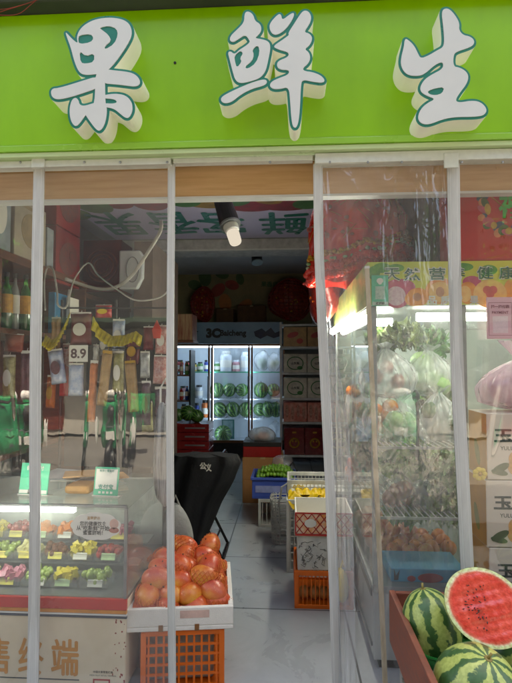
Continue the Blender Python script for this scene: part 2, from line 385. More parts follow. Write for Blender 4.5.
GL = {
 'guo': (40, 0, S1, [
  [(118,148),(140,172),(158,190),(178,205),(172,180),(180,150),(205,120),(250,95),(310,84),(370,88),(410,105),(427,135),(428,170),(405,215),(375,260),(345,300),(318,328),(300,340),(262,348),(205,352),(180,335),(160,285),(145,225),(128,180)],
  [(290,322),(345,330),(400,335),(440,345),(465,370),(466,395),(445,406),(400,400),(350,394),(290,390)],
  [(275,355),(200,378),(130,400),(85,412),(60,414),(51,430),(58,456),(85,466),(140,455),(200,436),(275,410)],
  [(258,330),(303,335),(304,480),(314,510),(306,570),(290,602),(276,612),(258,600),(232,565),(208,530),(228,508),(257,488)],
  [(148,468),(166,455),(180,466),(184,488),(205,496),(250,482),(270,478),(270,500),(238,516),(212,538),(190,570),(172,590),(155,583),(142,555),(138,510)],
  [(295,445),(350,437),(400,445),(428,475),(433,515),(418,548),(400,552),(375,532),(345,507),(300,500),(300,482),(340,485),(363,478),(345,462),(295,460)]],
  [[(276,132),(320,122),(357,135),(364,165),(347,207),(303,234),(302,217),(333,192),(320,165),(290,142)],
   [(183,166),(236,160),(252,180),(236,200),(184,208),(178,186)],
   [(184,238),(214,264),(254,250),(253,290),(215,299),(190,294)]]),
 'xian': (210, 0, S2, [
  [(148,56),(165,50),(185,65),(192,92),(215,105),(221,130),(207,152),(190,165),(225,170),(252,180),(259,205),(248,262),(238,305),(215,335),(170,350),(130,358),(108,345),(95,300),(84,255),(76,226),(88,220),(105,235),(125,215),(150,200),(172,182),(165,168),(150,150),(120,170),(98,183),(84,175),(88,155),(120,125),(146,98)],
  [(48,416),(85,395),(140,370),(190,350),(235,339),(246,352),(232,367),(180,380),(130,406),(95,436),(65,444),(47,434)],
  [(254,102),(292,61),(304,65),(308,90),(345,60),(361,57),(353,85),(325,125),(295,148),(270,151),(255,130)],
  [(400,47),(420,50),(434,75),(425,105),(400,140),(425,145),(438,165),(426,195),(403,212),(422,225),(429,250),(418,275),(396,292),(400,305),(440,310),(475,325),(491,345),(480,356),(440,351),(393,341),(388,370),(385,440),(380,510),(370,546),(355,546),(347,510),(342,430),(336,372),(300,382),(268,382),(254,368),(262,350),(295,335),(336,320),(338,300),(300,300),(284,284),(290,262),(335,245),(336,225),(300,216),(274,205),(275,195),(310,172),(340,150),(332,146),(355,110),(385,63)]],
  [[(104,240),(130,217),(142,230),(128,250),(136,265),(115,292),(107,265)],
   [(180,214),(205,193),(213,225),(196,272),(160,297),(148,287),(180,262),(188,235)]]),
 'sheng': (385, 0, S1, [
  [(262,52),(285,40),(308,52),(335,88),(346,115),(343,142),(362,166),(395,172),(415,190),(412,212),(385,226),(340,240),(318,254),(317,312),(345,316),(378,335),(389,362),(378,395),(350,430),(325,470),(345,480),(400,470),(440,475),(468,500),(472,523),(455,540),(410,546),(330,546),(270,556),(215,578),(185,582),(160,570),(152,545),(165,510),(195,482),(235,463),(198,450),(168,432),(162,408),(180,375),(215,350),(270,322),(270,288),(232,303),(192,340),(165,355),(115,355),(88,337),(72,302),(76,262),(88,218),(92,180),(112,192),(135,215),(152,250),(165,275),(200,262),(245,235),(270,222),(276,190),(270,120)]],
  [[(196,426),(235,412),(276,407),(266,436),(235,446),(205,441)]]),
}
TH = .105
YF = YB-TH
def toW(px, py): v = P(px, py, YF); return (v.x, v.z)
for nm, (ox, oy, s, pos, neg) in GL.items():
    g = 2.2 if nm != 'xian' else 2.0
    xs = np.arange(20, 512, g); ys = np.arange(18, 640, g); GX, GY = np.meshgrid(xs, ys)
    f = np.minimum.reduce([sdf(chaikin(p, 2), GX, GY) for p in pos])
    out = f-11.5*(s/S1)
    for q in neg: f = np.maximum(f, -sdf(chaikin(q, 1), GX, GY))
    # body: teal front with cream sides
    V, Fc, E = contour(out, xs, ys)
    W = [toW(ox+x/s, oy+y/s) for x, y in V]
    body = MB(); b = body.bm
    fv = [b.verts.new((x, YF, z)) for x, z in W]
    for q in Fc: b.faces.new([fv[i] for i in q])
    lt = body.build('letter_face', M_teal, sg, recalc=False)
    sd = MB(); b = sd.bm; fr = {}; bk = {}
    def vv(i):
        if i not in fr:
            x, z = W[i]; fr[i] = b.verts.new((x, YF+.0005, z)); bk[i] = b.verts.new((x, YB, z))
        return fr[i], bk[i]
    for a, c in E:
        (a1, a2), (c1, c2) = vv(a), vv(c)
        try: b.faces.new((a1, c1, c2, a2))
        except ValueError: pass
    sd.build('letter_side', M_side, lt, smooth=True)
    V, Fc, E = contour(f, xs, ys); W2 = [toW(ox+x/s, oy+y/s) for x, y in V]
    fb = MB(); b = fb.bm; fv = [b.verts.new((x, YF-.004, z)) for x, z in W2]; bv = {}
    for q in Fc: b.faces.new([fv[i] for i in q])
    for a, c in E:
        for k in (a, c):
            if k not in bv: bv[k] = b.verts.new((W2[k][0], YF-.0003, W2[k][1]))
        try: b.faces.new((fv[a], fv[c], bv[c], bv[a]))
        except ValueError: pass
    fb.build('letter_inlay', M_face, lt)
cn = P(175, 63, YB); MB().cyl((cn.x, YB-.003, cn.z), (cn.x, YB+.01, cn.z), .006, n=10).build('screw', M_dark, sg)
# eave over the sign
ev = thing('eave_board', 'dark weathered board running along the top edge of the green sign', 'eave')
MB().box(-2.8, 2.9, 2.06, 2.3, z1+.002, z1+.25).build('board', mat('eave', C('#3c4434'), .8, scale=5, amt=.4), ev, bevel=.01)
MB().box(-2.8, 2.9, 1.96, 2.3, z1+.252, z1+.3).build('cap', M_dark, ev)
# red string hanging at the top left corner
rs = MB()
for k in range(3):
    pts = []
    for t in range(15):
        u = t/14; pts.append(P(44-46*u+3*math.sin(5*u+k*2), -4+18*u+6*k*math.sin(3*u)*.6-(k == 1)*5*u, 2.045))
    rs.tube(pts, .0016, 5)
tag(rs.build('red_string', mat('red string', C('#8a2f20'), .7)), 'thin tangled red string hanging over the top left corner of the green sign', 'string')
# curtain rail under the sign
YR = 2.2
ra = thing('curtain_rail', 'white aluminium curtain rail with rivets fixed under the green sign', 'rail', (0, YR, 2.3))
r0, r1 = Z(165, YR), Z(157.5, YR)
MB().box(-2.6, 2.8, YR-.02, YR+.05, r1-.002, Z(151.5, YR)).build('rail_body', mat('rail green reflection', C('#bcd0ae'), .3, scale=6, amt=.08), ra, bevel=.003)  # reflection of the green sign is painted into this rail colour
MB().box(-2.6, X(170, YR), YR-.026, YR+.03, r0+.004, r1).build('lower_channel', M_alu, ra, bevel=.003)
MB().box(X(172, YR), X(314, YR), YR-.012, YR+.03, r0+.012, r1+.001).build('lower_channel', M_alu, ra, bevel=.002)
MB().box(X(316, YR), 2.8, YR-.03, YR+.03, r0-.01, r1+.001).build('lower_channel', M_alu, ra, bevel=.003)
for px in (20, 37, 84, 120, 167, 270, 330, 368, 402, 445, 462, 503):
    w = P(px, 162, YR-.03); MB().ell((w.x, YR-.028, w.z), (.006, .004, .006), nu=8, nv=5).build('rivet', M_steel, ra)
for px in (37, 452):
    w = P(px, 160, YR-.04)
    MB().box(w.x-.03, w.x+.03, YR-.034, YR-.024, w.z-.03, w.z+.035).build('clip', M_alu, ra, bevel=.003)

# ================================================================== CURTAIN
M_strip = mat('magnet strip', C('#c6c5c0'), .5, scale=5, amt=.2, bump=.05, stretch=(6, 1, 1))
STR = [([(38.5, 164), (37.5, 300), (35, 450), (33, 600), (32.3, 720)], 11.5, 'white magnetic strip leftmost in the doorway, crossing the lit glass counter'),
       ([(171, 164), (170.5, 300), (170.5, 450), (170.5, 560), (172, 720)], 7.5, 'slim white magnetic strip hanging in front of the mango box'),
       ([(318, 164), (319, 250), (323, 340), (329.5, 480), (334, 590), (338.5, 720)], 9.5, 'bowed white magnetic strip hanging beside the orange crate at the doorway'),
       ([(453, 164), (455.5, 280), (459, 400), (463.5, 500), (468, 600), (470, 720)], 12, 'wide white magnetic strip hanging behind the cut red watermelon')]
def lerp_path(pts, n=40):
    ys = np.linspace(pts[0][1], pts[-1][1], n); return [(float(np.interp(y, [p[1] for p in pts], [p[0] for p in pts])), float(y)) for y in ys]
strip_x = []
for k, (pts, wpx, lab) in enumerate(STR):
    path = [P(px, py, YR) for px, py in lerp_path(pts, 36)]
    path = [p for p in path if p.z > .01]
    strip_x.append([(p.z, p.x) for p in path][::-1])
    hw = wpx/2/F*YR; mb = MB(); vs = []
    for p in path:
        for dx, dy in ((-hw, -.004), (-hw*.35, -.007), (hw*.35, -.007), (hw, -.004), (hw, .004), (-hw, .004)):
            vs.append((p.x+dx, p.y+dy+.01*math.sin(p.z*3+k), p.z))
    fs = [(i*6+j, i*6+(j+1) % 6, (i+1)*6+(j+1) % 6, (i+1)*6+j) for i in range(len(path)-1) for j in range(6)]+[(0, 1, 2, 3, 4, 5)]
    mb._add(vs, fs)
    o = thing('curtain_strip', lab, 'curtain strip', (path[-1].x, YR, path[-1].z), 'white magnetic strips of the plastic door curtain')
    mb.build('strip', M_strip, o, smooth=False)
    for side in (-1, 1):
        sm = MB(); sm.tube([(p.x+side*hw*.55, p.y-.0055+.01*math.sin(p.z*3+k), p.z) for p in path], .0012, 5); sm.build('seam', M_white, o)
def sx(k, z): return float(np.interp(z, [a for a, b in strip_x[k]], [b for a, b in strip_x[k]]))
ztop = Z(168, YR)
def film_sheet(fl, fr_, folds, seed, gather=None, ncr=14, camp=.004):
    r = random.Random(seed); ph = [(r.uniform(0, 6.3), r.uniform(.6, 1.6)) for _ in range(8)]
    cr = [(r.uniform(.03, .97), r.uniform(-.22, .22), r.uniform(.006, .018), r.choice([-1, 1])*r.uniform(.4, 1), r.uniform(-.1, .9), r.uniform(.15, .6), r.uniform(0, 6)) for _ in range(ncr)]
    def fn(u, v):
        z = .015+(ztop-.015)*(1-v); a, b = fl(z), fr_(z)
        uu = u
        if gather: uu = u**gather
        x = a+(b-a)*uu
        y = YR
        for q, (p, am) in enumerate(ph):
            y += folds*am*(.0035)*math.sin((q+1.3)*(3.1*u+.35*v*math.sin(p))+p+v*(1.2+.3*q))*math.sin(math.pi*min(1, max(0, u)))**.5*(.35+.65*min(1, v*2.2))
        W_ = b-a
        for (uc, sl_, wd, am, v0, ln_, p_) in cr:
            e = (v-v0)/ln_
            if -.3 < e < 1.3:
                dx = (u-(uc+sl_*(v-v0)+.02*math.sin(v*9+p_)))*W_/wd
                if abs(dx) < 3.5: y += camp*am*math.exp(-dx*dx)*math.exp(-((e-.5)/.33)**2)
        return (x, y+.002, z)
    return fn
fm = film('curtain film', refl=.125, haze=.05, bump=.022, rough=.008, bscale=3.4, fine=.9)
fm2 = film('curtain film creased', refl=.10, haze=.12, bump=.55, rough=.06, bscale=8, stretch=(1.6, 1, .7), fine=.7)
fm3 = film('curtain film gathered', refl=.12, haze=.24, bump=.8, rough=.12, bscale=10, stretch=(3, 1, .25), hazecol=(.85, .87, .92, 1))
def cfilm(label, fn, m, nu=90, nv=120):
    mb = MB(); mb.grid(fn, nu, nv); o = mb.build('curtain_film', m, None, smooth=True, recalc=False)
    tag(o, label, 'plastic curtain', 'clear plastic sheets of the door curtain'); return o
cfilm('clear plastic sheet left of the leftmost white strip, over the bottles and cash counter', film_sheet(lambda z: -2.2, lambda z: sx(0, z)-.01, .02, 3, ncr=8, camp=.0008), fm, 280, 160)
cfilm('clear wrinkled plastic sheet between the two left strips, over hanging snack packets', film_sheet(lambda z: sx(0, z)+.01, lambda z: sx(1, z)-.008, .02, 5, ncr=9, camp=.0009), fm, 200, 190)
cfilm('creased cloudy plastic sheet right of the doorway, over the glass fruit cabinet', film_sheet(lambda z: sx(2, z)+.005, lambda z: sx(3, z)-.01, .9, 11, ncr=46, camp=.006), fm2, 200, 190)
cfilm('clear plastic sheet at the right edge, over the stacked pear cartons', film_sheet(lambda z: sx(3, z)+.01, lambda z: 2.3, .7, 21, ncr=34, camp=.005), fm, 260, 160)
# gathered fold of film beside the bowed strip
def gath(u, v):
    z = .02+(Z(300, YR)-.02)*(1-v); w = .015+.07*min(1, v*3)*(1-.3*v)
    a = sx(2, z)+.012
    return (a+w*u, YR-.016-.012*math.sin(u*13+v*2)-.012*math.sin(u*5+v*5), z)
mb = MB(); mb.grid(gath, 36, 90)
o = mb.build('curtain_fold', fm3, None, smooth=True, recalc=False)
tag(o, 'milky bunched fold of plastic curtain beside the bowed strip', 'curtain fold')
# ================================================================== helpers for goods
def PXp(px, py, Xw):
    d = ray(px, py); return CAM+d*(Xw/d.x)
def crumple(seed, a=.12):
    r = random.Random(seed); ks = [(Vector((r.uniform(-4, 4), r.uniform(-4, 4), r.uniform(-4, 4))), r.uniform(0, 6)) for _ in range(6)]
    return lambda d: 1+a*sum(math.sin(k.dot(d)+p) for k, p in ks)/3
M_bag = film('clear bag', refl=.10, haze=.16, bump=1.0, rough=.1, bscale=22, stretch=(1, 1, 1), fine=1)
M_bagw = film('white bag', refl=.08, haze=.42, bump=1.0, rough=.25, bscale=16, stretch=(1, 1, .6), hazecol=(.8, .82, .84, 1), fine=1)
M_bagp = film('pink bag', refl=.08, haze=.5, bump=1.0, rough=.2, bscale=14, stretch=(1, 1, .5), hazecol=(.9, .66, .72, 1), fine=1)
M_glass = film('glass', refl=.06, haze=.03, bump=.0, rough=.01, tint=(.95, .985, .97, 1), hazecol=(.7, .75, .73, 1))
M_card = mat('brown card', C('#a9794a'), .8, scale=9, amt=.18, bump=.1)
M_cardw = mat('white card', C('#d9d3c6'), .65, scale=7, amt=.1)
M_maroon = mat('maroon', C('#6d1418'), .5, scale=9, amt=.3)
M_gold = mat('gold', C('#c99a35'), .35, metal=.5, scale=20)
M_orangep = mat('orange plastic', C('#e2680d'), .4, scale=7, amt=.2, bump=.05)
M_greyp = mat('grey plastic', C('#b3b3ad'), .5, scale=8, amt=.2)
M_bluep = mat('blue plastic', C('#3550a5'), .4, scale=8, amt=.15)
M_ink = mat('ink', C('#2b2b2b'), .6)
M_green = mat('print green', C('#2f7f3a'), .5, scale=20)
M_yell = mat('yellow', C('#e3c322'), .45, scale=12, amt=.25)
M_leaf = mat('leaf', C('#3f7a2a'), .5, C('#1f4a18'), scale=14)
M_mint = mat('mint card', C('#3fae86'), .45, scale=8, amt=.08)

def crate(name, label, group, w, d, h, m, loc, rot=0, nx=9, nz=4, solid_rim=.03, cat='crate', bar=.006, wall=.012, lattice='grid'):
    """open plastic crate authored round its base centre"""
    t = thing(name, label, cat, (0, 0, 0), group)
    rim = MB()
    for z0_, z1_ in ((h-solid_rim, h), (0, solid_rim*.8)):
        rim.box(-w/2, w/2, -d/2, -d/2+wall, z0_, z1_); rim.box(-w/2, w/2, d/2-wall, d/2, z0_, z1_)
        rim.box(-w/2, -w/2+wall, -d/2+wall, d/2-wall, z0_, z1_); rim.box(w/2-wall, w/2, -d/2+wall, d/2-wall, z0_, z1_)
    rim.build('rim', m, t, bevel=.003)
    pw = .022
    for sx_ in (-1, 1):
        for sy_ in (-1, 1):
            x, y = sx_*(w/2-pw/2), sy_*(d/2-pw/2); MB().box(x-pw/2-.001, x+pw/2+.001, y-pw/2-.001, y+pw/2+.001, .004, h-.004).build('corner_post', m, t, bevel=.003)
    la = MB(); a, b = solid_rim*.8, h-solid_rim
    def face(L, put):
        n = max(3, int(nx*L/w))
        if lattice == 'grid':
            for i in range(1, n): put(-L/2+L*i/n-bar/2, -L/2+L*i/n+bar/2, a, b, 0)
            for k in range(1, nz): z = a+(b-a)*k/nz; put(-L/2+.02, L/2-.02, z-bar*.6, z+bar*.6, .0015)
        else:
            for i in range(1, n):
                put(-L/2+L*i/n-bar/2, -L/2+L*i/n+bar/2, a, b, 0)
    for s in (-1, 1):
        face(w, lambda x0, x1, z0_, z1_, o: la.box(x0, x1, s*(d/2-wall*.7)-.003+o, s*(d/2-wall*.7)+.003+o, z0_, z1_))
        face(d, lambda x0, x1, z0_, z1_, o: la.box(s*(w/2-wall*.7)-.003+o, s*(w/2-wall*.7)+.003+o, x0, x1, z0_, z1_))
    la.build('lattice_wall', m, t)
    MB().box(-w/2+wall, w/2-wall, -d/2+wall, d/2-wall, .006, .012).build('base', m, t)
    t.location = loc; t.rotation_euler = (0, 0, R(rot)); return t

def carton(label, x0, x1, y0, y1, z0, z1, m, group=None, tape=True, cat='carton', name='carton'):
    t = thing(name, label, cat, ((x0+x1)/2, (y0+y1)/2, z0), group)
    MB().box(x0, x1, y0, y1, z0, z1).build('body', m, t, bevel=.004)
    if tape:
        w = min(.05, (x1-x0)*.2); xm = (x0+x1)/2
        MB().box(xm-w/2, xm+w/2, y0-.0012, y1+.0012, z1-.07*(z1-z0), z1+.0012).build('tape', mat('tape', C('#b99f72'), .3, coat=.3), t)
    return t

# ================================================================== MANGO BOX AND CRATE (rotated a little)
RA = 8
cf = Vector((X(180, 2.31, 620), 2.31, 0)); ux = Vector((math.cos(R(RA)), math.sin(R(RA)), 0)); uy = Vector((-math.sin(R(RA)), math.cos(R(RA)), 0))
BW, BD = .475, .52
zc = Z(631, 2.31, 180); zr = Z(608, 2.31, 180)
bc = cf+uy*(BD/2)
fb = thing('foam_box', 'open white foam box of mangos on top of the orange crate', 'foam box')
M_foam = mat('foam', C('#dfdad0'), .7, scale=30, amt=.07, bump=.25, bscale=180)
h = zr-zc; wl = .022
b = MB(); b.box(-BW/2, BW/2, -BD/2, BD/2, 0, .02)
b.build('base', M_foam, fb, bevel=.004)
b = MB(); b.box(-BW/2, BW/2, -BD/2, -BD/2+wl, .0201, h); b.build('front_wall', M_foam, fb, bevel=.004)
b = MB(); b.box(-BW/2, BW/2, BD/2-wl, BD/2, .0201, h); b.box(-BW/2, -BW/2+wl, -BD/2+wl, BD/2-wl, .0201, h); b.box(BW/2-wl, BW/2, -BD/2+wl, BD/2-wl, .0201, h); b.build('side_wall', M_foam, fb, bevel=.004)
b = MB(); b.rect(.0, .13, h-.045, h-.012, FR(0, -BD/2, 0), .001); b.build('label_sticker', mat('pale pink label', C('#d9b6a8'), .6, scale=20, amt=.3), fb)
for xx in (-.085, .075):
    b = MB(); b.box(xx-.010, xx+.010, -BD/2-.0015, -BD/2+.004, -.001, .028); b.build('notch', mat('notch brown', C('#8a5a30'), .8), fb)
fb.location = (bc.x, bc.y, zc); fb.rotation_euler = (0, 0, R(RA))
oc = crate('plastic_crate', 'bright orange lattice crate standing under the white foam box of mangos', None, .37, .5, zc-.004, M_orangep, bc+ux*.012+Vector((0, 0, 0)), RA, nx=11, nz=5, solid_rim=.022, bar=.009)
cb = thing('liner_box', 'pale inner box with grey markings sitting inside the orange crate under the mangos', 'box')
MB().box(-.15, .15, -.2, .2, 0, zc-.05).build('body', mat('pale liner', C('#b9b2a6'), .7, C('#7d7c78'), scale=18), cb, bevel=.01)
MB().box(-.155, .155, -.205, .205, zc-.05, zc-.035).build('lid', mat('pale liner', C('#b9b2a6')), cb, bevel=.004)
cb.location = bc+Vector((0, 0, .014)); cb.rotation_euler = (0, 0, R(RA))
mc = carton('dark red carton standing between the printed counter and the orange crate', X(129, 2.42, 650), X(140, 2.42, 650)-.005, 2.46, 2.9, 0, Z(634, 2.42, 135), M_maroon, tape=False)
def wl2(x, y, z): v = bc+ux*x+uy*y; return Vector((v.x, v.y, z))

# mango prototypes
def mango_mat(name, a, b_, c_):
    m, nt, out = newmat(name); L = nt.links; b = N(nt, 'ShaderNodeBsdfPrincipled'); L.new(b.outputs[0], out.inputs[0])
    b.inputs['Roughness'].default_value = .38; b.inputs['Subsurface Weight'].default_value = .08; b.inputs['Subsurface Radius'].default_value = (.01, .004, .002)
    tc = N(nt, 'ShaderNodeTexCoord'); sp = N(nt, 'ShaderNodeSeparateXYZ'); L.new(tc.outputs['Object'], sp.inputs[0])
    no = N(nt, 'ShaderNodeTexNoise'); no.inputs['Scale'].default_value = 18; no.inputs['Detail'].default_value = 5; L.new(tc.outputs['Object'], no.inputs['Vector'])
    ad = N(nt, 'ShaderNodeMath', operation='MULTIPLY_ADD'); L.new(sp.outputs['Z'], ad.inputs[0]); ad.inputs[1].default_value = 6.5
    L.new(no.outputs[0], ad.inputs[2])
    rp = N(nt, 'ShaderNodeValToRGB'); e = rp.color_ramp.elements; e[0].position = .15; e[0].color = c_; e[1].position = .85; e[1].color = a
    k = e.new(.5); k.color = b_
    L.new(ad.outputs[0], rp.inputs[0])
    sk = N(nt, 'ShaderNodeTexNoise'); sk.inputs['Scale'].default_value = 240; L.new(tc.outputs['Object'], sk.inputs['Vector'])
    mr = N(nt, 'ShaderNodeMapRange'); mr.inputs['From Min'].default_value = .62; mr.inputs['From Max'].default_value = .7; mr.inputs['To Max'].default_value = .45; L.new(sk.outputs[0], mr.inputs[0])
    mx = N(nt, 'ShaderNodeMixRGB'); L.new(mr.outputs[0], mx.inputs[0]); L.new(rp.outputs[0], mx.inputs[1]); mx.inputs[2].default_value = C('#e8c080')
    L.new(mx.outputs[0], b.inputs['Base Color']); return m
MM = [mango_mat('mango red', C('#bf4428'), C('#d96a30'), C('#e5ac40')), mango_mat('mango orange', C('#c85a2c'), C('#dd9038'), C('#e3b44a')), mango_mat('mango rose', C('#b8483a'), C('#d0663e'), C('#dd9a48'))]
M_net = mat('foam net', C('#d9703a'), .6, scale=40, amt=.1)
def mfn(d): return 1+.10*d.z*d.x-.06*d.x*abs(d.x)+.05*d.z
def make_mango(m, net):
    t = thing('mango', 'x', 'mango')
    MB().ell((0, 0, 0), (.072, .056, .053), fn=mfn, nu=24, nv=16).build('fruit', m, t, smooth=True)
    MB().cyl((0, 0, .051), (.002, 0, .062), .004, .003, 8).build('stem', mat('stem', C('#5a3c20'), .8), t)
    if net:
        b = MB(); nu, nv = 22, 9
        vs = []; fs = []
        for j in range(nv+1):
            th = math.pi-(math.pi*.62)*(j+.4)/nv
            for i in range(nu):
                ph = 2*math.pi*(i+.5*(j % 2))/nu; d = Vector((math.sin(th)*math.cos(ph), math.sin(th)*math.sin(ph), math.cos(th))); k = mfn(d)*1.05+.07*(j >= nv-1)
                vs.append((d.x*.072*k, d.y*.056*k, d.z*.053*k))
        for j in range(nv-1):
            for i in range(nu):
                a = j*nu+i; o = 1 if j % 2 else 0
                fs.append((a, (j+1)*nu+(i+o-1) % nu if False else (j+1)*nu+(i+o) % nu, (j+2)*nu+i, (j+1)*nu+(i+o-1) % nu))
        b._add(vs, fs); n = b.build('foam_net', M_net, t, recalc=False)
        w = n.modifiers.new('wire', 'WIREFRAME'); w.thickness = .0042; w.use_replace = True; w.use_even_offset = False
    return t
protos = [make_mango(MM[0], False), make_mango(MM[1], True), make_mango(MM[2], False), make_mango(MM[1], False), make_mango(MM[0], True)]
mg = []
r = random.Random(4)
for layer, (nx_, ny_, z, jx) in enumerate([(4, 4, zc+.070, .315), (4, 4, zc+.120, .285), (3, 3, zc+.166, .22), (2, 2, zc+.205, .15)]):
    for i in range(nx_):
        for j in range(ny_):
            x = (i/(nx_-1)-.5)*jx+r.uniform(-.012, .012); y = (j/(max(1, ny_-1))-.5)*(.345 if layer == 0 else .32 if layer == 1 else .28)+r.uniform(-.012, .012)
            if layer == 2: y += .03
            if layer == 3: y += .08; x += .06
            mg.append((x, y, z+r.uniform(-.008, .008)))
labs = {0: 'bare deep red mango heaped in the white foam box', 1: 'orange mango in an open orange foam net in the white box', 2: 'bare rose red mango heaped in the white foam box', 3: 'bare yellow-orange mango heaped in the white foam box', 4: 'red mango in an open orange foam net in the white box'}
used = set()
for i, (x, y, z) in enumerate(mg):
    k = r.choice([0, 1, 2, 3, 4, 1, 4]); src = protos[k]
    rot = (r.uniform(-.9, .6), r.uniform(-.5, .5), r.uniform(0, 6.28)); sc = r.uniform(.92, 1.06)
    if k not in used:
        used.add(k); src.location = wl2(x, y, z); src.rotation_euler = rot; src.scale = (sc,)*3; src['label'] = labs[k]; src['group'] = 'mangos in the foam box: '+str(MAPK[k]) if False else 'mangos heaped in the foam box'
    else: dup(src, wl2(x, y, z), rot, labs[k], sc, 'mangos heaped in the foam box')

# ================================================================== LEFT GLASS COUNTER
YC = 2.262
xr = X(126, YC, 600); xl = -2.17
gz0, gz1 = Z(597, YC, 60), Z(507, YC, 60)
co = thing('glass_counter', 'low glass counter with red band and printed white front at the left', 'display counter')
MB().box(xl, xr, YC, 2.98, .02, gz0-.012).build('body', mat('counter beige', C('#dccdb2'), .6, C('#cdbc9f'), scale=5), co, bevel=.006)
def band(y0_, y1_, name, m, o=.004):
    a, b_ = Z(y1_, YC, 60), Z(y0_, YC, 60); MB().box(xl, xr+.004, YC-o, YC+.01, a, b_).build(name, m, co, bevel=.0015)
band(597.5, 608, 'red_band', mat('red band', C('#c4221c'), .3, scale=5, amt=.15, coat=.4), .007)
band(608.3, 612, 'orange_band', mat('orange band', C('#d98a2c'), .4), .005)
band(612.3, 614.2, 'white_line', M_white, .004)
band(614.4, 616.8, 'dark_line', mat('navy', C('#2f3a4c'), .4), .003)
MB().box(xl, xr, YC+.012, 2.98, gz0-.0118, gz0).build('deck', M_steel, co)
for (a, b_, y0_, y1_, n_) in ((xl, xr, YC+.0, YC+.006, 'front_glass'), (xl, xr, 2.97, 2.976, 'back_glass')):
    MB().box(a, b_, y0_, y1_, gz0+.001, gz1-.008).build(n_, M_glass, co)
MB().box(xr-.006, xr, YC+.007, 2.969, gz0+.001, gz1-.008).build('end_glass', M_glass, co)
MB().box(xl, xr, YC, 2.976, gz1-.007, gz1).build('top_glass', M_glass, co)
MB().box(xl, xr, YC-.004, YC+.012, gz1+.0005, gz1+.012).build('front_rail', M_steel, co, bevel=.002)
MB().box(xr-.012, xr+.003, YC-.003, YC+.012, gz0, gz1).build('corner_rail', M_steel, co, bevel=.002)
MB().box(xl, X(72, YC, 518), YC+.02, YC+.045, gz1-.03, gz1-.012).build('light_tube', glow('tube white', (.93, 1, .98, 1), 7), co)
MB().box(xl, xr-.01, 2.94, 2.96, gz0, gz1-.02).build('rear_panel', mat('rear panel', C('#d5d9d4'), .5, scale=5), co)
tx = MB(); M0 = FR(0, YC-.0005, 0); M_och = mat('ochre ink', C('#c8842c'), .6, scale=40, amt=.15)
for ch, px in (('售', 4), ('终', 26), ('端', 64)):
    pass
zt_ = Z(657, YC, 60)
for ch, px, w in (('售', -3, 26), ('终', 31, 26), ('端', 65, 28)):
    me = text(ch, w/F*YC*.96, 35/F*YC, 0, .0012)
    for dx_, dz_, dy_ in ((-.003, 0, 0), (.003, 0, -.0002), (0, .0025, -.0004), (0, -.0025, -.0006)): tx.mesh(me, FR(X(px, YC, 657)+dx_, YC+dy_, zt_+dz_))
tx.build('lettering', M_och, co)
tx = MB(); addtext(tx, '中国水果零售终端', FR(X(103, YC, 672), YC, Z(672, YC, 103)), .088, None, .01)
addtext(tx, 'FRESH FRUIT RETAIL TERMINAL', FR(X(103, YC, 675), YC, Z(675.5, YC, 103)), .12, None, .0)
tx.build('small_lettering', M_ink, co)
q = MB()
x0_, x1_, a, b_ = X(93, YC, 680), X(110, YC, 680), Z(690, YC, 100), Z(679, YC, 100)
for (u0, u1, v0, v1) in ((x0_, x1_, b_-.006, b_), (x0_, x0_+.006, a, b_-.0062), (x1_-.006, x1_, a, b_-.0062)): q.rect(u0, u1, v0, v1, FR(0, YC, 0), .0015)
q.build('red_square_mark', M_red, co)
MB().box(xl, X(79, YC, 680), YC-.0015, YC, Z(679, YC, 40), Z(678, YC, 40)).build('rule_line', M_ink, co)
st = MB(); rr_ = random.Random(3)
for _ in range(26):
    w_ = P(rr_.uniform(112, 126), rr_.uniform(618, 683), YC); st.disc(w_.x, w_.z, rr_.uniform(.001, .004), rr_.uniform(.001, .006), FR(0, YC, 0), .0006, 8)
st.build('paint_drips', mat('drip', C('#9a2a20'), .5), co)
# cut fruit trays on three tiers
fr_mats = {'yellow pineapple': mat('pine', C('#cfba3a'), .35, scale=60, amt=.25), 'orange cantaloupe': mat('cant', C('#dd7d22'), .35, scale=60, amt=.2), 'dark red cherry': mat('cherry', C('#6a1220'), .2, scale=40), 'green grape': mat('ggrape', C('#93a652'), .25, scale=40), 'pink dragonfruit': mat('dragon', C('#b56a7c'), .35, scale=90), 'pale pear': mat('pear', C('#d8cf94'), .4, scale=40), 'purple grape': mat('pgrape', C('#3c2348'), .25), 'red strawberry': mat('straw', C('#a63c34'), .3, scale=80), 'brown date': mat('date', C('#6a3c1c'), .3)}
names = ['yellow pineapple', 'orange cantaloupe', 'green grape', 'pale pear', 'red strawberry', 'pale pear', 'yellow pineapple', 'brown date', 'orange cantaloupe', 'pink dragonfruit', 'green grape']
M_tray = film('tray plastic', refl=.12, haze=.1, bump=.4, rough=.05, bscale=20)
rr_ = random.Random(12)
tiers = [(2.40, gz0+.004, 'front'), (2.585, gz0+.055, 'middle'), (2.74, gz0+.105, 'rear')]
cnt = 0
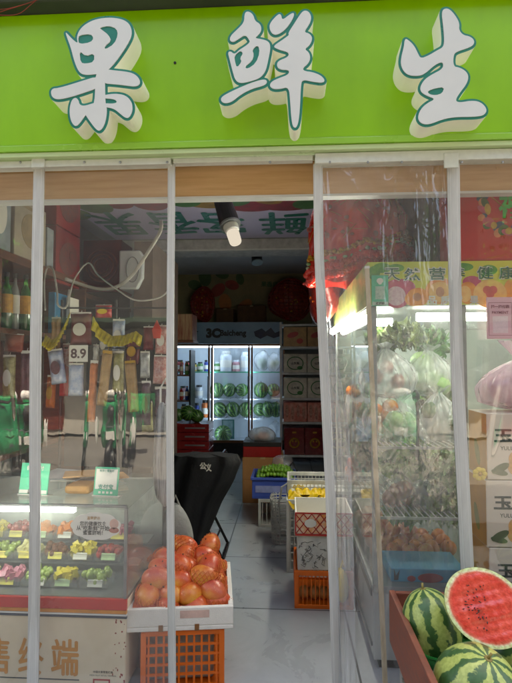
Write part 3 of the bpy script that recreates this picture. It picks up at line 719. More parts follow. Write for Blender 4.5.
for ti, (ty, tz, tn) in enumerate(tiers):
    if ti: tag(MB().box(xl+.01, xr-.02, ty-.065, ty+.065, tz-.012, tz-.004).build('tier_shelf', M_steel), 'thin steel step under the %s row of cut fruit trays in the counter' % tn, 'shelf')
    for i in range(12):
        fx = -1.99+i*.137+rr_.uniform(-.004, .004)
        if fx > xr-.07: continue
        fn_ = names[(i*4+ti*5) % len(names)]
        lab = '%s tray, number %s from the right in the %s row of the glass counter' % (fn_, ['one', 'two', 'three', 'four', 'five', 'six', 'seven', 'eight', 'nine', 'ten', 'eleven'][min(10, int((xr-fx)/.137))], tn)
        t = thing('fruit_tray', 'tray of %s, %s row of the counter, place %s from the right' % (fn_, tn, ['one', 'two', 'three', 'four', 'five', 'six', 'seven', 'eight', 'nine', 'ten', 'eleven'][min(10, int((xr-fx)/.137))]), 'fruit tray', (fx, ty, tz), 'cut fruit trays in the glass counter')
        b = MB()
        def tr(u, v):
            return None
        b.box(fx-.065, fx+.065, ty-.055, ty+.055, tz, tz+.004); b.box(fx-.065, fx+.065, ty-.055, ty-.052, tz+.004, tz+.035); b.box(fx-.065, fx+.065, ty+.052, ty+.055, tz+.004, tz+.035)
        b.box(fx-.065, fx-.062, ty-.052, ty+.052, tz+.004, tz+.035); b.box(fx+.062, fx+.065, ty-.052, ty+.052, tz+.004, tz+.035)
        b.build('tray', M_tray, t)
        b = MB()
        for k in range(34):
            x, y = fx+rr_.uniform(-.05, .05), ty+rr_.uniform(-.042, .042); s = rr_.uniform(.011, .019); z = tz+.016+rr_.uniform(0, .04)
            if 'pine' in fn_ or 'cant' in fn_ or 'dragon' in fn_ or 'pear' in fn_:
                M = Matrix.Translation((x, y, z)) @ Euler((rr_.uniform(0, 3), rr_.uniform(0, 3), rr_.uniform(0, 3))).to_matrix().to_4x4()
                b.box(-s, s, -s*.8, s*.8, -s*.7, s*.7, M)
            else: b.ell((x, y, z), (s, s, s*1.1), nu=10, nv=7)
        b.build('fruit_pieces', fr_mats[fn_], t, smooth='grape' in fn_ or 'cherry' in fn_)
        b = MB(); b.rect(-.035, .035, 0, .032, Matrix.Translation((fx+rr_.uniform(-.01, .01), ty-.058, tz+.008)) @ Matrix.Rotation(R(70), 4, 'X'), .001)
        b.build('price_card', rr_.choice([mat('pale green card', C('#b9cf9e'), .6), M_paper, mat('yellow card', C('#d8c860'), .6)]), t)
# items on and around the counter top
def stand(px0, px1, py0, py1, Y, label, style):
    a, b_ = P(px0, py1, Y), P(px1, py0, Y); cx = (a.x+b_.x)/2; w = b_.x-a.x; hh = b_.z-gz1
    t = thing('payment_card_stand', label, 'card stand', (0, 0, 0))
    MB().box(-w/2, w/2, 0, .006, 0.004, hh).build('card', M_mint, t, bevel=.002)
    MB().box(-w/2-.004, w/2+.004, -.004, .05, 0, .004).build('foot', M_paper, t)
    if style == 1:
        MB().rect(-w*.5+.008, w*.5-.008, hh*.24, hh*.93, FR(0, -.0002, 0), .001).build('white_panel', M_paper, t)
        q = MB(); addtext(q, '推荐使用支付', FR(0, -.0015, hh*.87), w*.6, None, .01); addtext(q, '支付宝', FR(0, -.0015, hh*.32), w*.62, None, .02); q.build('lettering', mat('teal edge', C('#16806f')), t)
        q = MB()
        for k in range(4):
            x = -w*.24+w*.16*k; q.rect(x-.006, x+.006, hh*.13-.005, hh*.13+.005, FR(0, -.0002, 0), .001)
        q.build('icon_row', M_paper, t)
    else:
        q = MB(); q.rect(-w*.5+.003, w*.5-.003, .008, hh*.16, FR(0, -.0002, 0), .001); q.build('white_footer', M_paper, t)
        q = MB(); addtext(q, '微信支付', FR(0, -.0002, hh*.84), w*.6, None, .015); q.build('lettering', M_paper, t)
        q = MB(); addtext(q, '收款', FR(0, -.0015, hh*.08+.003), w*.35, None, .02); q.build('footer_lettering', M_ink, t)
    t.location = (cx, Y, gz1+.001); t.rotation_euler = (R(-10), 0, R(-6))
stand(92, 118, 468, 505, 2.45, 'white and green payment card standing on the glass counter beside papers', 1)
stand(17, 48, 464, 507, 2.45, 'solid mint green payment card standing on the counter behind the leftmost strip', 2)
# folded papers and carton scraps
pp = thing('paper_stack', 'loose pile of pale papers and flattened card on the glass counter top', 'papers')
rr_ = random.Random(5)
for k in range(6):
    cx, cy = X(82, 2.7, 480)+rr_.uniform(-.08, .1), 2.7+rr_.uniform(-.06, .1)
    M = Matrix.Translation((cx, cy, gz1+.004+k*.012)) @ Matrix.Rotation(rr_.uniform(-.6, .6), 4, 'Z') @ Matrix.Rotation(rr_.uniform(-.06, .06), 4, 'X')
    b = MB(); b.box(-.13, .13, -.09, .09, -.004, .004, M); b.build('sheet', [M_paper, mat('grey paper', C('#a9a9a6'), .7), mat('ochre card', C('#c48e4c'), .7)][k % 3], pp, bevel=.001)
tag(MB().box(X(66, 2.5, 490), X(92, 2.5, 490), 2.47, 2.6, gz1+.001, gz1+.045).build('bread_roll_pack', mat('ochre card', C('#c48e4c')), None, bevel=.018), 'ochre rounded pack lying on the counter left of the white payment card', 'pack')
# cloud shaped notice on the front glass
cs = thing('cloud_notice', 'white cloud-shaped paper notice stuck to the front glass of the counter', 'notice')
w0 = P(96, 526, YC); b = MB()
cl = []
for k in range(72):
    a_ = 2*math.pi*k/72; rad = 1+.07*abs(math.sin(a_*4.5+.4)); cl.append((math.cos(a_)*.108*rad, math.sin(a_)*.058*rad))
b.prism(cl, FR(w0.x, YC-.003, w0.z), .0012); b.build('paper', mat('notice paper', C('#e3ded2'), .6, scale=8, amt=.04), cs)
q = MB()
for s_, dy, w_ in (('您的健康饮食', .012, .12), ('从"吃新鲜"开始', -.008, .15), ('蜜蜜甜哟！', -.028, .09)): addtext(q, s_, FR(w0.x-.012, YC-.0042, w0.z+dy), w_, None, .012)
q.build('lettering', M_ink, cs)
q = MB(); addtext(q, '温馨提示', FR(w0.x-.01, YC-.0042, w0.z+.036), .06, None, .012); q.build('title_lettering', mat('title ink', C('#c89a60'), .6), cs)
q = MB(); q.disc(w0.x+.083, w0.z+.012, .02, .022, FR(0, YC-.0042, 0), .001); q.build('face_print', mat('face pink', C('#e6b9a8'), .6), cs)
q = MB(); q.disc(w0.x+.083, w0.z-.016, .022, .012, FR(0, YC-.0042, 0), .001); q.build('dress_print', mat('dress', C('#c98070'), .6), cs)

# ================================================================== LEFT SHELF, BOTTLES, GIFT CARTONS
M_brown = mat('brown shelf', C('#6e3f24'), .55, C('#4e2a18'), scale=4, stretch=(2, 2, 10))
sh = thing('wall_shelf', 'brown wooden wall shelf with glass bottles at the far left', 'shelf')
xs_ = -1.60
zs1 = Z(331, 3.1, 10); zs2 = 2.09
MB().box(-2.17, xs_, 2.75, 4.0, zs1-.03, zs1).build('board', M_brown, sh, bevel=.002)
MB().box(-2.17, xs_, 2.75, 4.0, zs2-.05, zs2).build('board', M_brown, sh, bevel=.002)
MB().box(-2.17, xs_, 2.75, 4.0, .9, .93).build('board', M_brown, sh, bevel=.002)
for y in (2.75, 3.96):
    MB().box(-2.17, xs_-.002, y, y+.025, .0, zs2-.052).build('upright', M_brown, sh)
MB().box(-2.175, -2.165, 2.75, 4.0, .9, zs2).build('back_panel', mat('shelf back', C('#3a2620'), .8), sh)
def bottle(name, label, x, y, z, r0, hh, m, lab_m, cap_m, cat='bottle', group=None, band_=(.3, .62)):
    t = thing(name, label, cat, (x, y, z), group)
    MB().lathe((x, y, z), [(r0*.9, 0), (r0, .01), (r0, hh*.62), (r0*.8, hh*.72), (r0*.36, hh*.82), (r0*.33, hh*.93)], 20).build('glass', m, t, smooth=True)
    MB().lathe((x, y, z), [(r0*.4, hh*.92), (r0*.42, hh)], 14).build('cap', cap_m, t)
    MB().lathe((x, y, z), [(r0*1.015, hh*band_[0]), (r0*1.015, hh*band_[1])], 20).build('label', lab_m, t)
    return t
M_gbot = mat('green bottle', C('#2c6a2c'), .12, scale=8, coat=.6); M_cbot = mat('grey bottle', C('#8c8f8c'), .15, coat=.5)
M_ylab = mat('amber label', C('#d59a2b'), .5, scale=40)
for px, Y, lab, m, l in ((6, 3.05, 'green glass bottle with amber label nearest the left edge of the shelf', M_gbot, M_ylab), (14.5, 3.1, 'grey clear bottle with white label between two green bottles', M_cbot, M_paper), (25, 3.15, 'green glass bottle with amber label next to the leftmost curtain strip', M_gbot, M_ylab)):
    z_ = zs1; bottle('liquor_bottle', lab, X(px, Y, 320), Y, z_, .036 if m is M_gbot else .028, .36, m, l, M_black, group='liquor bottles on the wall shelf')
carton('narrow bright blue box standing on the wall shelf right of the leftmost strip', X(48, 3.3, 310), X(55, 3.3, 310), 3.3, 3.5, zs1, Z(292, 3.3, 50), mat('bright blue', C('#1f7fae'), .4), tape=False)
carton('slim white box with dark writing at the end of the wall shelf', X(66, 3.4, 310), X(70, 3.4, 310), 3.4, 3.55, zs1, Z(297, 3.4, 66), M_paper, tape=False)
# cartons along the shelf top, seen along their aisle side
def sidebox(label, p0, p1, zb, zt_, m, dec=None, group=None, x=xs_):
    y0_, y1_ = PXp(p0, 240, x).y, PXp(p1, 240, x).y
    t = carton(label, x-.35, x, y0_+.004, y1_-.004, zb, zt_, m, tape=False, name='gift_carton', cat='gift carton', group=group)
    if dec:
        q = MB(); ym, zm = (y0_+y1_)/2, (zb+zt_)/2
        q.disc(0, 0, (y1_-y0_)*.3, (zt_-zb)*.3, SR(x+.0005, ym, zm), .0015); q.build('oval_print', dec, t)
        q = MB(); q.rect(-(y1_-y0_)*.42, (y1_-y0_)*.42, (zt_-zb)*.36, (zt_-zb)*.42, SR(x+.0005, ym, zm), .0015); q.build('stripe_print', dec, t)
    return t
g = 'gift cartons on top of the left wall shelf'
sidebox('pale grey gift carton nearest the left edge on top of the wall shelf', -14, 11, zs2+.001, zs2+.40, mat('grey carton', C('#8f979b'), .6), M_paper, g)
sidebox('beige gift carton with a dark band on top of the wall shelf', 14, 46, zs2+.001, zs2+.36, mat('beige carton', C('#a89a86'), .6, scale=6), mat('faint tan', C('#97825e'), .6), g)
sidebox('small grey carton behind the leftmost strip on top of the wall shelf', 47, 54, zs2+.001, zs2+.27, mat('grey carton', C('#8f979b')), None, g)
M_redbox = mat('red gift', C('#8e1c1a'), .4, C('#6a1416'), scale=5)
for i, (p0, p1, a, b_, lab) in enumerate(((56, 80, 2.02, 2.42, 'deep red gift carton, lower one at the inner corner of the wall shelf'), (56, 80, 2.43, 2.80, 'deep red gift carton, topmost one at the inner corner under the ceiling'))):
    y0_, y1_ = PXp(p0, 240, -1.62).y, PXp(p1, 240, -1.62).y
    t = carton(lab, -2.15, -1.62, y0_, y1_, a, b_, M_redbox, tape=False, name='gift_carton', cat='gift carton', group=g)
    q = MB(); q.disc(0, 0, .16, .12, SR(-1.619, (y0_+y1_)/2, (a+b_)/2), .0015, a=.3); q.disc(.05, .03, .04, .04, SR(-1.617, (y0_+y1_)/2, (a+b_)/2), .0015); q.build('flower_print', mat('dim print', C('#7a3a34'), .5, C('#50302e'), scale=30), t)
MB().box(-2.17, -1.63, 4.02, 5.25, 1.98, 2.018).build('board', M_brown, sh)
for p0 in (4.03, 5.2): MB().box(-2.17, -1.64, p0, p0+.03, 0, 1.979).build('upright', M_brown, sh)
# red round lantern box facing the door
lb = thing('lantern_box', 'large red box with a round embossed ring between the shelf and the air conditioner', 'gift box')
xa, xb, a, b_ = X(83, 4.75, 260), X(121, 4.75, 260), Z(292, 4.75, 100), Z(240, 4.75, 100)
MB().box(xa, xb, 4.75, 5.1, a, b_).build('body', M_redbox, lb, bevel=.006)
for k, rr0 in enumerate((.15, .11, .07)):
    q = MB(); cx, cz = (xa+xb)/2, (a+b_)/2; q.tube([(cx+rr0*math.cos(u*.2618), 4.746, cz+rr0*math.sin(u*.2618)) for u in range(24)], .007, 6, closed=True); q.build('ring', mat('ring red', C('#b2442c'), .4), lb)
MB().box(xa+.02, xb-.02, 4.76, 5.1, .9, a-.002).build('stand', mat('stand dark', C('#2b211e'), .8), lb)
MB().box(xa+.02, xb-.02, 4.8, 5.1, 0, .899).build('stand', mat('stand dark', C('#2b211e')), lb)
# air conditioner
ac = thing('air_conditioner', 'white wall-mounted air conditioner seen from its end above the snack packets', 'air conditioner')
x0_, x1_ = X(121, 3.95, 270), X(143, 3.95, 270); a, b_ = Z(289, 3.95, 130), Z(250, 3.95, 130)
prof = [(x0_-.02, a), (x1_-.05, a-.0), (x1_-.005, a+.09), (x1_, b_-.05), (x1_-.03, b_), (x0_-.02, b_)]
Mz = Matrix(((1, 0, 0, 0), (0, 0, 1, 3.955), (0, 1, 0, 0), (0, 0, 0, 1)))
b = MB(); b.prism(prof, Mz, .93); b.build('body', mat('ac white', C('#bfc3c4'), .4, scale=4, amt=.08), ac, bevel=.012)
b = MB()
for k in range(5): b.box(x1_-.052+.008*k, x1_-.046+.008*k, 4.0, 4.84, a-.006+.018*k, a+.004+.018*k)
b.build('louver', mat('louver', C('#6a6e70'), .5), ac)
b = MB(); b.tube([(x0_+.09+.05*math.cos(u*.2618), 3.953, (a+b_)/2+.10*math.sin(u*.2618)) for u in range(24)], .003, 5, closed=True); b.build('end_cap', mat('louver', C('#6a6e70')), ac)
# cables
def cable(pts, label, m, rad, Y, n=26):
    P3 = []
    for i in range(len(pts)-1):
        for k in range(8):
            t = k/8; p0 = pts[max(i-1, 0)]; p1 = pts[i]; p2 = pts[i+1]; p3 = pts[min(i+2, len(pts)-1)]
            f_ = lambda a, b, c, d: .5*((2*b)+(-a+c)*t+(2*a-5*b+4*c-d)*t*t+(-a+3*b-3*c+d)*t**3)
            P3.append(P(f_(p0[0], p1[0], p2[0], p3[0]), f_(p0[1], p1[1], p2[1], p3[1]), Y+.12*math.sin((i+t)*.9)))
    P3.append(P(*pts[-1], Y))
    return tag(MB().tube(P3, rad, 8).build('cable', m, None, smooth=True), label, 'cable')
M_cab = mat('cable white', C('#b5b2a8'), .5)
cable([(66, 279), (80, 284), (100, 289), (116, 287), (132, 275), (148, 252), (160, 232), (161, 222)], 'thick pale cable sweeping up from the shelf past the air conditioner to the ceiling', M_cab, .011, 3.1)
cable([(68, 305), (74, 280), (88, 263), (98, 275), (115, 288), (135, 300), (158, 298), (169, 290)], 'thin pale cable looping in an arch above the snack packets', M_cab, .005, 3.0)
cable([(45, 310), (44, 285), (47, 268), (53, 270), (57, 292), (58, 305), (66, 307), (69, 290)], 'thin pale cable looping beside the blue box and leftmost strip', M_cab, .006, 3.0)
# spot lamps
def lamp(label, px, py0, py1, Y, lean, bulb, dpx=0):
    t = thing('track_spot_lamp', label, 'spot lamp')
    top = P(px, py0, Y); bot = P(px+lean, py1, Y-.12)
    d = (bot-top); L_ = d.length; d.normalize()
    MB().cyl((top.x, top.y, FZ-.001), (top.x, top.y, FZ-.03), .05, n=20).build('mount', M_black, t)
    MB().tube([(top.x, top.y, FZ-.03), (top.x, top.y, top.z+.02), tuple(top+d*.08)], .012, 8).build('arm', M_black, t)
    MB().cyl(top, top+d*L_*.62, .062, .072, 24).build('housing', M_black, t, bevel=.006)
    MB().cyl(top+d*L_*.62, top+d*L_*.66, .074, .074, 24).build('trim_ring', M_steel, t)
    if bulb:
        MB().cyl(top+d*L_*.66, top+d*L_*.8, .055, .05, 24).build('bulb_collar', M_white, t, bevel=.006)
        MB().cyl(top+d*L_*.8, bot+d*.03, .045, .042, 24).build('bulb', glow('spot bulb', (1, .95, .86, 1), .11), t, bevel=.015)
lamp('black ceiling spot lamp with a long white bulb hanging near the doorway', 222, 199, 240, 3.6, 13, True)
lamp('small black ceiling spot lamp deeper in the shop behind the pale beam', 256, 249, 270, 6.7, 2, False)
# lilac ceiling banner
cb_ = thing('ceiling_banner', 'lilac ceiling banner with upside-down teal characters and faded fruit pictures', 'banner', (0, 5, FZ))
MB().box(-2.0, .78, 3.3, 5.86, FZ-.006, FZ-.001).build('sheet', mat('lilac', C('#d3cae8'), .45, scale=2, amt=.1), cb_)
q = MB(); q2 = MB()
for ch, px in (('鲜', 284), ('客', 222), ('香', 173), ('果', 120)):
    pt = PZ(px, 224, FZ-.006); wq = 46/F*pt.y if False else .50
    me = text(ch, .48, .84, 0, 0)
    for k_, (dx_, dy_) in enumerate(((-.012, 0), (.012, 0), (0, .014), (0, -.014))): q2.mesh(me, DN(pt.x, pt.y, FZ-.0062) @ Matrix.Translation((dx_, dy_, .0022+.0003*k_)))
q2.build('lettering', M_teal, cb_)
q.bm.free()
for nm, cols, ps in (('red_fruit_print', '#a5414c', ((255, 203, .5, .3), (283, 205, .35, .25), (150, 204, .4, .16), (118, 204, .3, .14), (302, 203, .25, .15))), ('green_leaf_print', '#5a8a58', ((95, 207, .4, .16), (185, 202, .3, .14), (235, 200, .35, .14), (308, 204, .3, .14), (70, 214, .4, .2))), ('gold_fruit_print', '#b08a4a', ((205, 203, .3, .2), (268, 200, .22, .14)))):
    q = MB()
    for px, py, rx, ry in ps:
        pt = PZ(px, py, FZ-.006); q.disc(0, 0, rx*.5, ry, DN(pt.x, pt.y, FZ-.0062), .001 if nm[0] == 'r' else .0015 if nm[0] == 'g' else .0019, a=rx*4)
    q.build(nm, mat(nm, C(cols), .5, scale=9, amt=.45), cb_)
# ================================================================== HANGING SNACK PACKETS
rk = thing('hanging_rack', 'dark wire rack that carries the hanging snack packets by the doorway', 'rack', (0, 3, 0))
YH = 3.05
for py, yy in ((308, 0), (348, .05), (392, .1)):
    a, c_ = P(60, py, YH+yy), P(171, py, YH+yy)
    b = MB(); b.tube([a, c_], .005, 6); b.build('rail', M_dark, rk)
for px in (62, 116, 170):
    a = P(px, 300, YH+.13); b = MB(); b.tube([a, (a.x, a.y, 0)], .009, 8); b.build('upright', M_dark, rk)
MB().box(X(62, YH+.1, 400), X(171, YH+.1, 400), YH+.14, YH+.155, .8, Z(318, YH+.14, 110)).build('back_panel', mat('rack back', C('#4a4440'), .7, C('#38322f'), scale=5), rk)
pk_m = {'maroon': M_maroon, 'tan': mat('tan pack', C('#b28a55'), .35, scale=30, amt=.35), 'white': mat('white pack', C('#c9c9c6'), .3, C('#8d8c88'), scale=25), 'orange': mat('orange pack', C('#d1702a'), .35, scale=30), 'rose check': mat('rose pack', C('#a8564f'), .35, C('#c9a9a0'), scale=60), 'blue-white': mat('blue pack', C('#7f94b8'), .3, C('#c4c8d0'), scale=30), 'dark': mat('dark pack', C('#3a2c33'), .3, C('#6b4b52'), scale=30), 'red': M_red, 'olive': mat('olive pack', C('#7e7a48'), .35, C('#b5ad74'), scale=40)}
def packet(label, px0, px1, py0, py1, Y, m, oval=None, tilt=0, deco=None):
    a, b_ = P(px0, py1, Y), P(px1, py0, Y); cx, cz = (a.x+b_.x)/2, (a.z+b_.z)/2; w, h = b_.x-a.x, b_.z-a.z
    t = thing('snack_packet', label, 'snack packet', (0, 0, 0), 'snack packets hanging on the wire rack')
    def sh_(s):
        def f(u, v):
            e = min(u, 1-u, )*2; e2 = min(v, 1-v)*2
            th = .019*(min(1, e*2.2))**.6*(min(1, e2*3.5))**.6*(1+.25*math.sin(9*u+px0)+.25*math.sin(11*v+py0))
            return ((u-.5)*w*(1-.04*math.sin(v*math.pi)), -s*th, (v-.5)*h)
        return f
    b = MB(); b.grid(sh_(1), 12, 16); b.grid(sh_(-1), 12, 16); bmesh.ops.remove_doubles(b.bm, verts=b.bm.verts, dist=.0005)
    b.build('pouch', m, t, smooth=True)
    b = MB(); b.box(-w*.46, w*.46, -.004, .002, h*.47, h*.53); b.tube([(0, 0, h*.5), (0, .01, h*.58)], .0025, 5); b.build('header_strip', deco or M_paper, t)
    if oval is not None:
        b = MB(); b.disc(0, -h*.02, w*.3, h*.2, FR(0, -.0265, 0), .0015); b.build('printed_oval', oval, t)
    t.location = (cx, Y, cz); t.rotation_euler = (0, R(tilt), 0); return t
packet('maroon snack packet with a pale oval print above the 8.9 price card', 70, 92, 313, 345, YH, pk_m['maroon'], M_paper)
packet('small red packet hanging at the top beside the looping pale cable', 95, 112, 305, 318, YH+.05, pk_m['red'], M_yell)
packet('long tan packet left of the mint green reflection, tilted slightly', 99, 110, 352, 406, YH-.02, pk_m['tan'], None, 6, M_gold)
packet('long tan packet in the middle of the rack, tilted the other way', 126, 138, 362, 412, YH-.02, pk_m['tan'], None, -5, M_gold)
packet('narrow orange packet left of the first long tan packet', 88, 97, 362, 422, YH, pk_m['orange'], None, 3)
packet('narrow olive packet between the two long tan packets, upper', 112, 124, 352, 392, YH+.02, pk_m['olive'], M_paper)
packet('grey-white packet right of the second long tan packet', 140, 150, 352, 378, YH, pk_m['white'], None)
packet('dark narrow packet below the grey-white one', 141, 151, 382, 425, YH, pk_m['dark'], M_maroon)
packet('maroon packet under the red tag at the right of the rack', 143, 154, 327, 350, YH, pk_m['maroon'], None)
packet('rose checked packet at the right edge of the rack, upper', 155, 168, 326, 354, YH, pk_m['rose check'], M_paper)
packet('rose checked packet at the right edge of the rack, middle', 153, 168, 356, 384, YH-.01, pk_m['rose check'], None, 2)
packet('wide dark packet low at the right edge of the rack', 154, 169, 388, 436, YH+.02, pk_m['dark'], None)
packet('blue-white packet left of the price card', 49, 65, 350, 384, YH, pk_m['blue-white'], pk_m['dark'], -8)
packet('white packet between price card and orange packet', 93, 99, 345, 362, YH+.02, pk_m['white'])
packet('blue-white packet below the price card', 68, 84, 364, 396, YH, pk_m['blue-white'], None)
packet('brown-rose packet left of the leftmost strip under the shelf', 4, 24, 334, 352, 2.95, mat('rust pack', C('#9a4a34'), .4, scale=20), None, 4)
packet('tan packet hanging left of the leftmost strip above the counter', 2, 16, 356, 398, 2.95, pk_m['olive'], M_paper)
packet('dark packet hanging behind the leftmost strip above the counter', 20, 33, 352, 402, 2.95, pk_m['dark'], None)
rqp = random.Random(61)
ks_ = list(pk_m)
sp_ = [(52, 60, 320, 346), (113, 124, 322, 348), (126, 139, 340, 360), (64, 72, 346, 364), (142, 152, 404, 428), (47, 55, 378, 404), (60, 68, 362, 392), (100, 108, 336, 352)]
dir_ = ['high left', 'high middle', 'high right', 'low left', 'low middle', 'low right']
for i, (a_, b__, c_, d_) in enumerate(sp_):
    kk = ks_[(i*4+1) % len(ks_)]
    packet('small %s packet in the back layer of the rack, %s, near pixel row of %s packets' % (kk, dir_[(0 if a_ < 85 else 1 if a_ < 130 else 2)+(3 if c_ > 395 else 0)], kk) if False else 'small %s packet in the back layer of the rack, %s, number %d' % (kk, dir_[(0 if a_ < 85 else 1 if a_ < 130 else 2)+(3 if c_ > 395 else 0)], i+1), a_-1, b__+1, c_-2, d_+4, YH+.07, pk_m[kk], [None, M_paper, M_gold][i % 3], rqp.uniform(-7, 7))
# red tag and price card
w0 = P(78.5, 353.5, YH-.03); pc = thing('price_card', 'white price card reading 8.9 in dark figures among the packets', 'price card')
MB().rect(-.058, .058, -.05, .05, FR(w0.x, w0.y, w0.z), .002).build('card', M_paper, pc)
q = MB(); addtext(q, '8.9', FR(w0.x, w0.y-.002, w0.z), .095, .06, .03); q.build('lettering', mat('maroon ink', C('#4a2a30'), .6), pc)
w0 = P(157, 330, YH-.04); MB_ = MB(); MB_.prism([(-.02, -.05), (.02, -.05), (.028, .0), (0, .06), (-.028, .0)], FR(w0.x, w0.y, w0.z), .008)
tag(MB_.build('red_tag', mat('bright red', C('#c9301c'), .4)), 'bright red pointed tag hanging at the right of the rack', 'tag')
# yellow frill swags
def swag(label, pts, Y):
    mb = MB(); n = 60; xs = np.linspace(pts[0][0], pts[-1][0], n); ys = np.interp(xs, [p[0] for p in pts], [p[1] for p in pts]); vs = []
    for i in range(n):
        for j in range(5):
            w = P(xs[i], ys[i]+j*2.6+(j == 4)*1.2*abs(math.sin(i*.8)), Y); vs.append((w.x, w.y+.012*math.sin(i*1.3+j*.5)*(.4+j*.3)-.01*j, w.z))
    mb._add(vs, [(i*5+j, i*5+j+1, (i+1)*5+j+1, (i+1)*5+j) for i in range(n-1) for j in range(4)])
    tag(mb.build('yellow_frill', mat('yellow frill', C('#d8c21f'), .5, C('#a8981c'), scale=30), None, smooth=True, solid=.002), label, 'frill')
swag('yellow frilled plastic trim drooping over the middle of the snack rack', [(93, 316), (100, 328), (112, 336), (125, 335), (136, 331), (142, 336)], YH-.05)
swag('yellow frilled plastic trim hanging over the blue-white packet near the leftmost strip', [(45, 334), (52, 340), (58, 336), (66, 322), (70, 312)], YH-.05)
# striped bag at doorway
b = MB(); w0 = P(163, 430, 2.75)
b.ell((w0.x, 2.75, P(163, 455, 2.75).z), (.05, .06, .30), fn=crumple(9, .16), nu=26, nv=26)
t = thing('plastic_bag', 'tall crumpled black and white plastic bag hanging behind the slim strip', 'bag'); b.build('bag', mat('stripe bag', C('#b8b8ba'), .3, C('#2c2c34'), scale=3, stretch=(30, 4, 1), bump=.6, bscale=30), t, smooth=True)
b = MB(); zz = P(163, 455, 2.75).z+.28; b.tube([(w0.x-.015, 2.75, zz-.03), (w0.x-.02, 2.77, zz+.08), (w0.x, 2.8, zz+.13), (w0.x+.02, 2.77, zz+.08), (w0.x+.015, 2.75, zz-.03)], .006, 6); b.build('handle', M_paper, t)
w0 = P(178, 535, 2.98)
b = MB(); b.ell((w0.x-.02, 3.02, w0.z-.02), (.10, .09, .19), fn=crumple(19, .1), nu=26, nv=26)
t = thing('cloth_bag', 'grey-white cloth bag slumped behind the mango box and slim strip', 'bag'); b.build('bag', mat('cloth bag', C('#9a9792'), .8, scale=8, bump=.4), t, smooth=True)
b = MB(); b.tube([(w0.x-.05, 3.0, w0.z+.13), (w0.x-.02, 3.0, w0.z+.22), (w0.x+.01, 3.02, w0.z+.13)], .008, 6); b.build('handle', mat('cloth bag', C('#9a9792')), t)

# ================================================================== FOLDING CHAIR WITH BLACK COAT
ch = thing('folding_chair', 'black folding metal chair standing in the aisle under the black coat', 'chair', (0, 3.8, 0))
xa = X(179, 3.85, 500); xb = X(224, 3.9, 500); YL = 3.72
M_lac = mat('black lacquer', C('#0c0c0e'), .3, metal=.4)
for yy in (3.78, 4.12):
    b = MB(); b.tube([(xa+.0, yy, .01), (xb-.01, yy, .74)], .011, 8); b.build('leg', M_lac, ch)
    b = MB(); b.tube([(xb+.0, yy+.03, .01), (xa+.03, yy+.03, .6)], .011, 8); b.build('leg', M_lac, ch)
b = MB(); b.tube([(xb, 3.81, .012), (xb, 4.15, .012)], .012, 8); b.build('foot_bar', M_lac, ch)
b = MB(); b.tube([(xb-.06, 3.78, .012+.11), (xb-.06, 4.12, .122)], .008, 8); b.build('stretcher', M_lac, ch)
MB().box(xa+.02, xb-.05, 3.8, 4.12, .455, .475).build('seat', M_lac, ch, bevel=.008)
MB().box(xb-.03, xb-.012, 3.79, 4.13, .56, .76).build('backrest', M_lac, ch, bevel=.006)
# coat: draped sheet
prof_ = [(455, 172, 236), (462, 166, 239), (480, 164, 232), (500, 165, 221), (520, 168, 213), (540, 174, 205), (556, 178, 200)]
b = MB()
def coat(u, v):
    py = 455+101*v; l = np.interp(py, [p[0] for p in prof_], [p[1] for p in prof_]); r_ = np.interp(py, [p[0] for p in prof_], [p[2] for p in prof_])
    a = u*2*math.pi; k = (1-math.cos(a))/2 if False else None
    cxp = (l+r_)/2; w = P(cxp, py, 3.66); hw = (r_-l)/2/F*3.66
    return (w.x+hw*math.cos(a)*(1+.05*math.sin(a*5+v*3)+.03*math.sin(a*11+v*6)), 3.68+(.11-.03*v)*math.sin(a)*(1+.2*math.sin(a*7+v*2)+.1*math.sin(a*13)), w.z)
b.grid(coat, 48, 26)
tp = [coat(i/48, 0) for i in range(48)]; c0 = (sum(p[0] for p in tp)/48, 3.68, tp[0][2]+.015)
bv = [b.bm.verts.new(p) for p in tp]; cv = b.bm.verts.new(c0)
for i in range(48): b.bm.faces.new((bv[i], bv[(i+1) % 48], cv))
jk = thing('coat', 'black coat with a small white print draped over the folding chair', 'coat', (0, 3.7, .4))
b.build('cloth', mat('black cloth', C('#131318'), .8, C('#08080a'), scale=8, bump=.3), jk, smooth=True)
q = MB(); w0 = P(206, 466, 3.55)
addtext(q, '公', FR(w0.x-.02, w0.y, w0.z), .05, .05, .05); addtext(q, '义', FR(w0.x+.02, w0.y-.002, w0.z-.01), .04, .055, .05, .002)
q.build('white_print', M_paper, jk)

# ================================================================== FRIDGE
YF_ = 7.75
fx0, fx1 = X(166, YF_, 390), X(283, YF_, 390)
zh0, zh1, zd0 = Z(344, YF_, 230), Z(322, YF_, 230), Z(441, YF_, 230)
fg = thing('glass_door_fridge', 'tall three-door glass display fridge with lit white inside at the back of the shop', 'fridge', (0, YF_, 0))
M_brz = mat('bronze frame', C('#6f4c37'), .35, metal=.5, scale=8, amt=.25)
M_fw = mat('fridge white', C('#cfd8e0'), .45, scale=4, amt=.06)
MB().box(fx0, fx1, YF_+.02, YF_+.04, zh0+.002, zh1).build('header_panel', mat('fridge header', C('#7f9fb8'), .4, C('#6d8ca6'), scale=3), fg, bevel=.003)
MB().box(fx0, fx1, YF_+.041, 8.28, zh0+.002, zh1-.01).build('top_box', M_dark, fg)
MB().box(fx0, fx1, 8.24, 8.28, .06, zh0).build('back_panel', M_fw, fg)
MB().box(fx0, fx0+.03, YF_+.03, 8.24, .06, zh0).build('side_panel', M_fw, fg)
MB().box(fx1-.03, fx1, YF_+.03, 8.24, .06, zh0).build('side_panel', M_fw, fg)
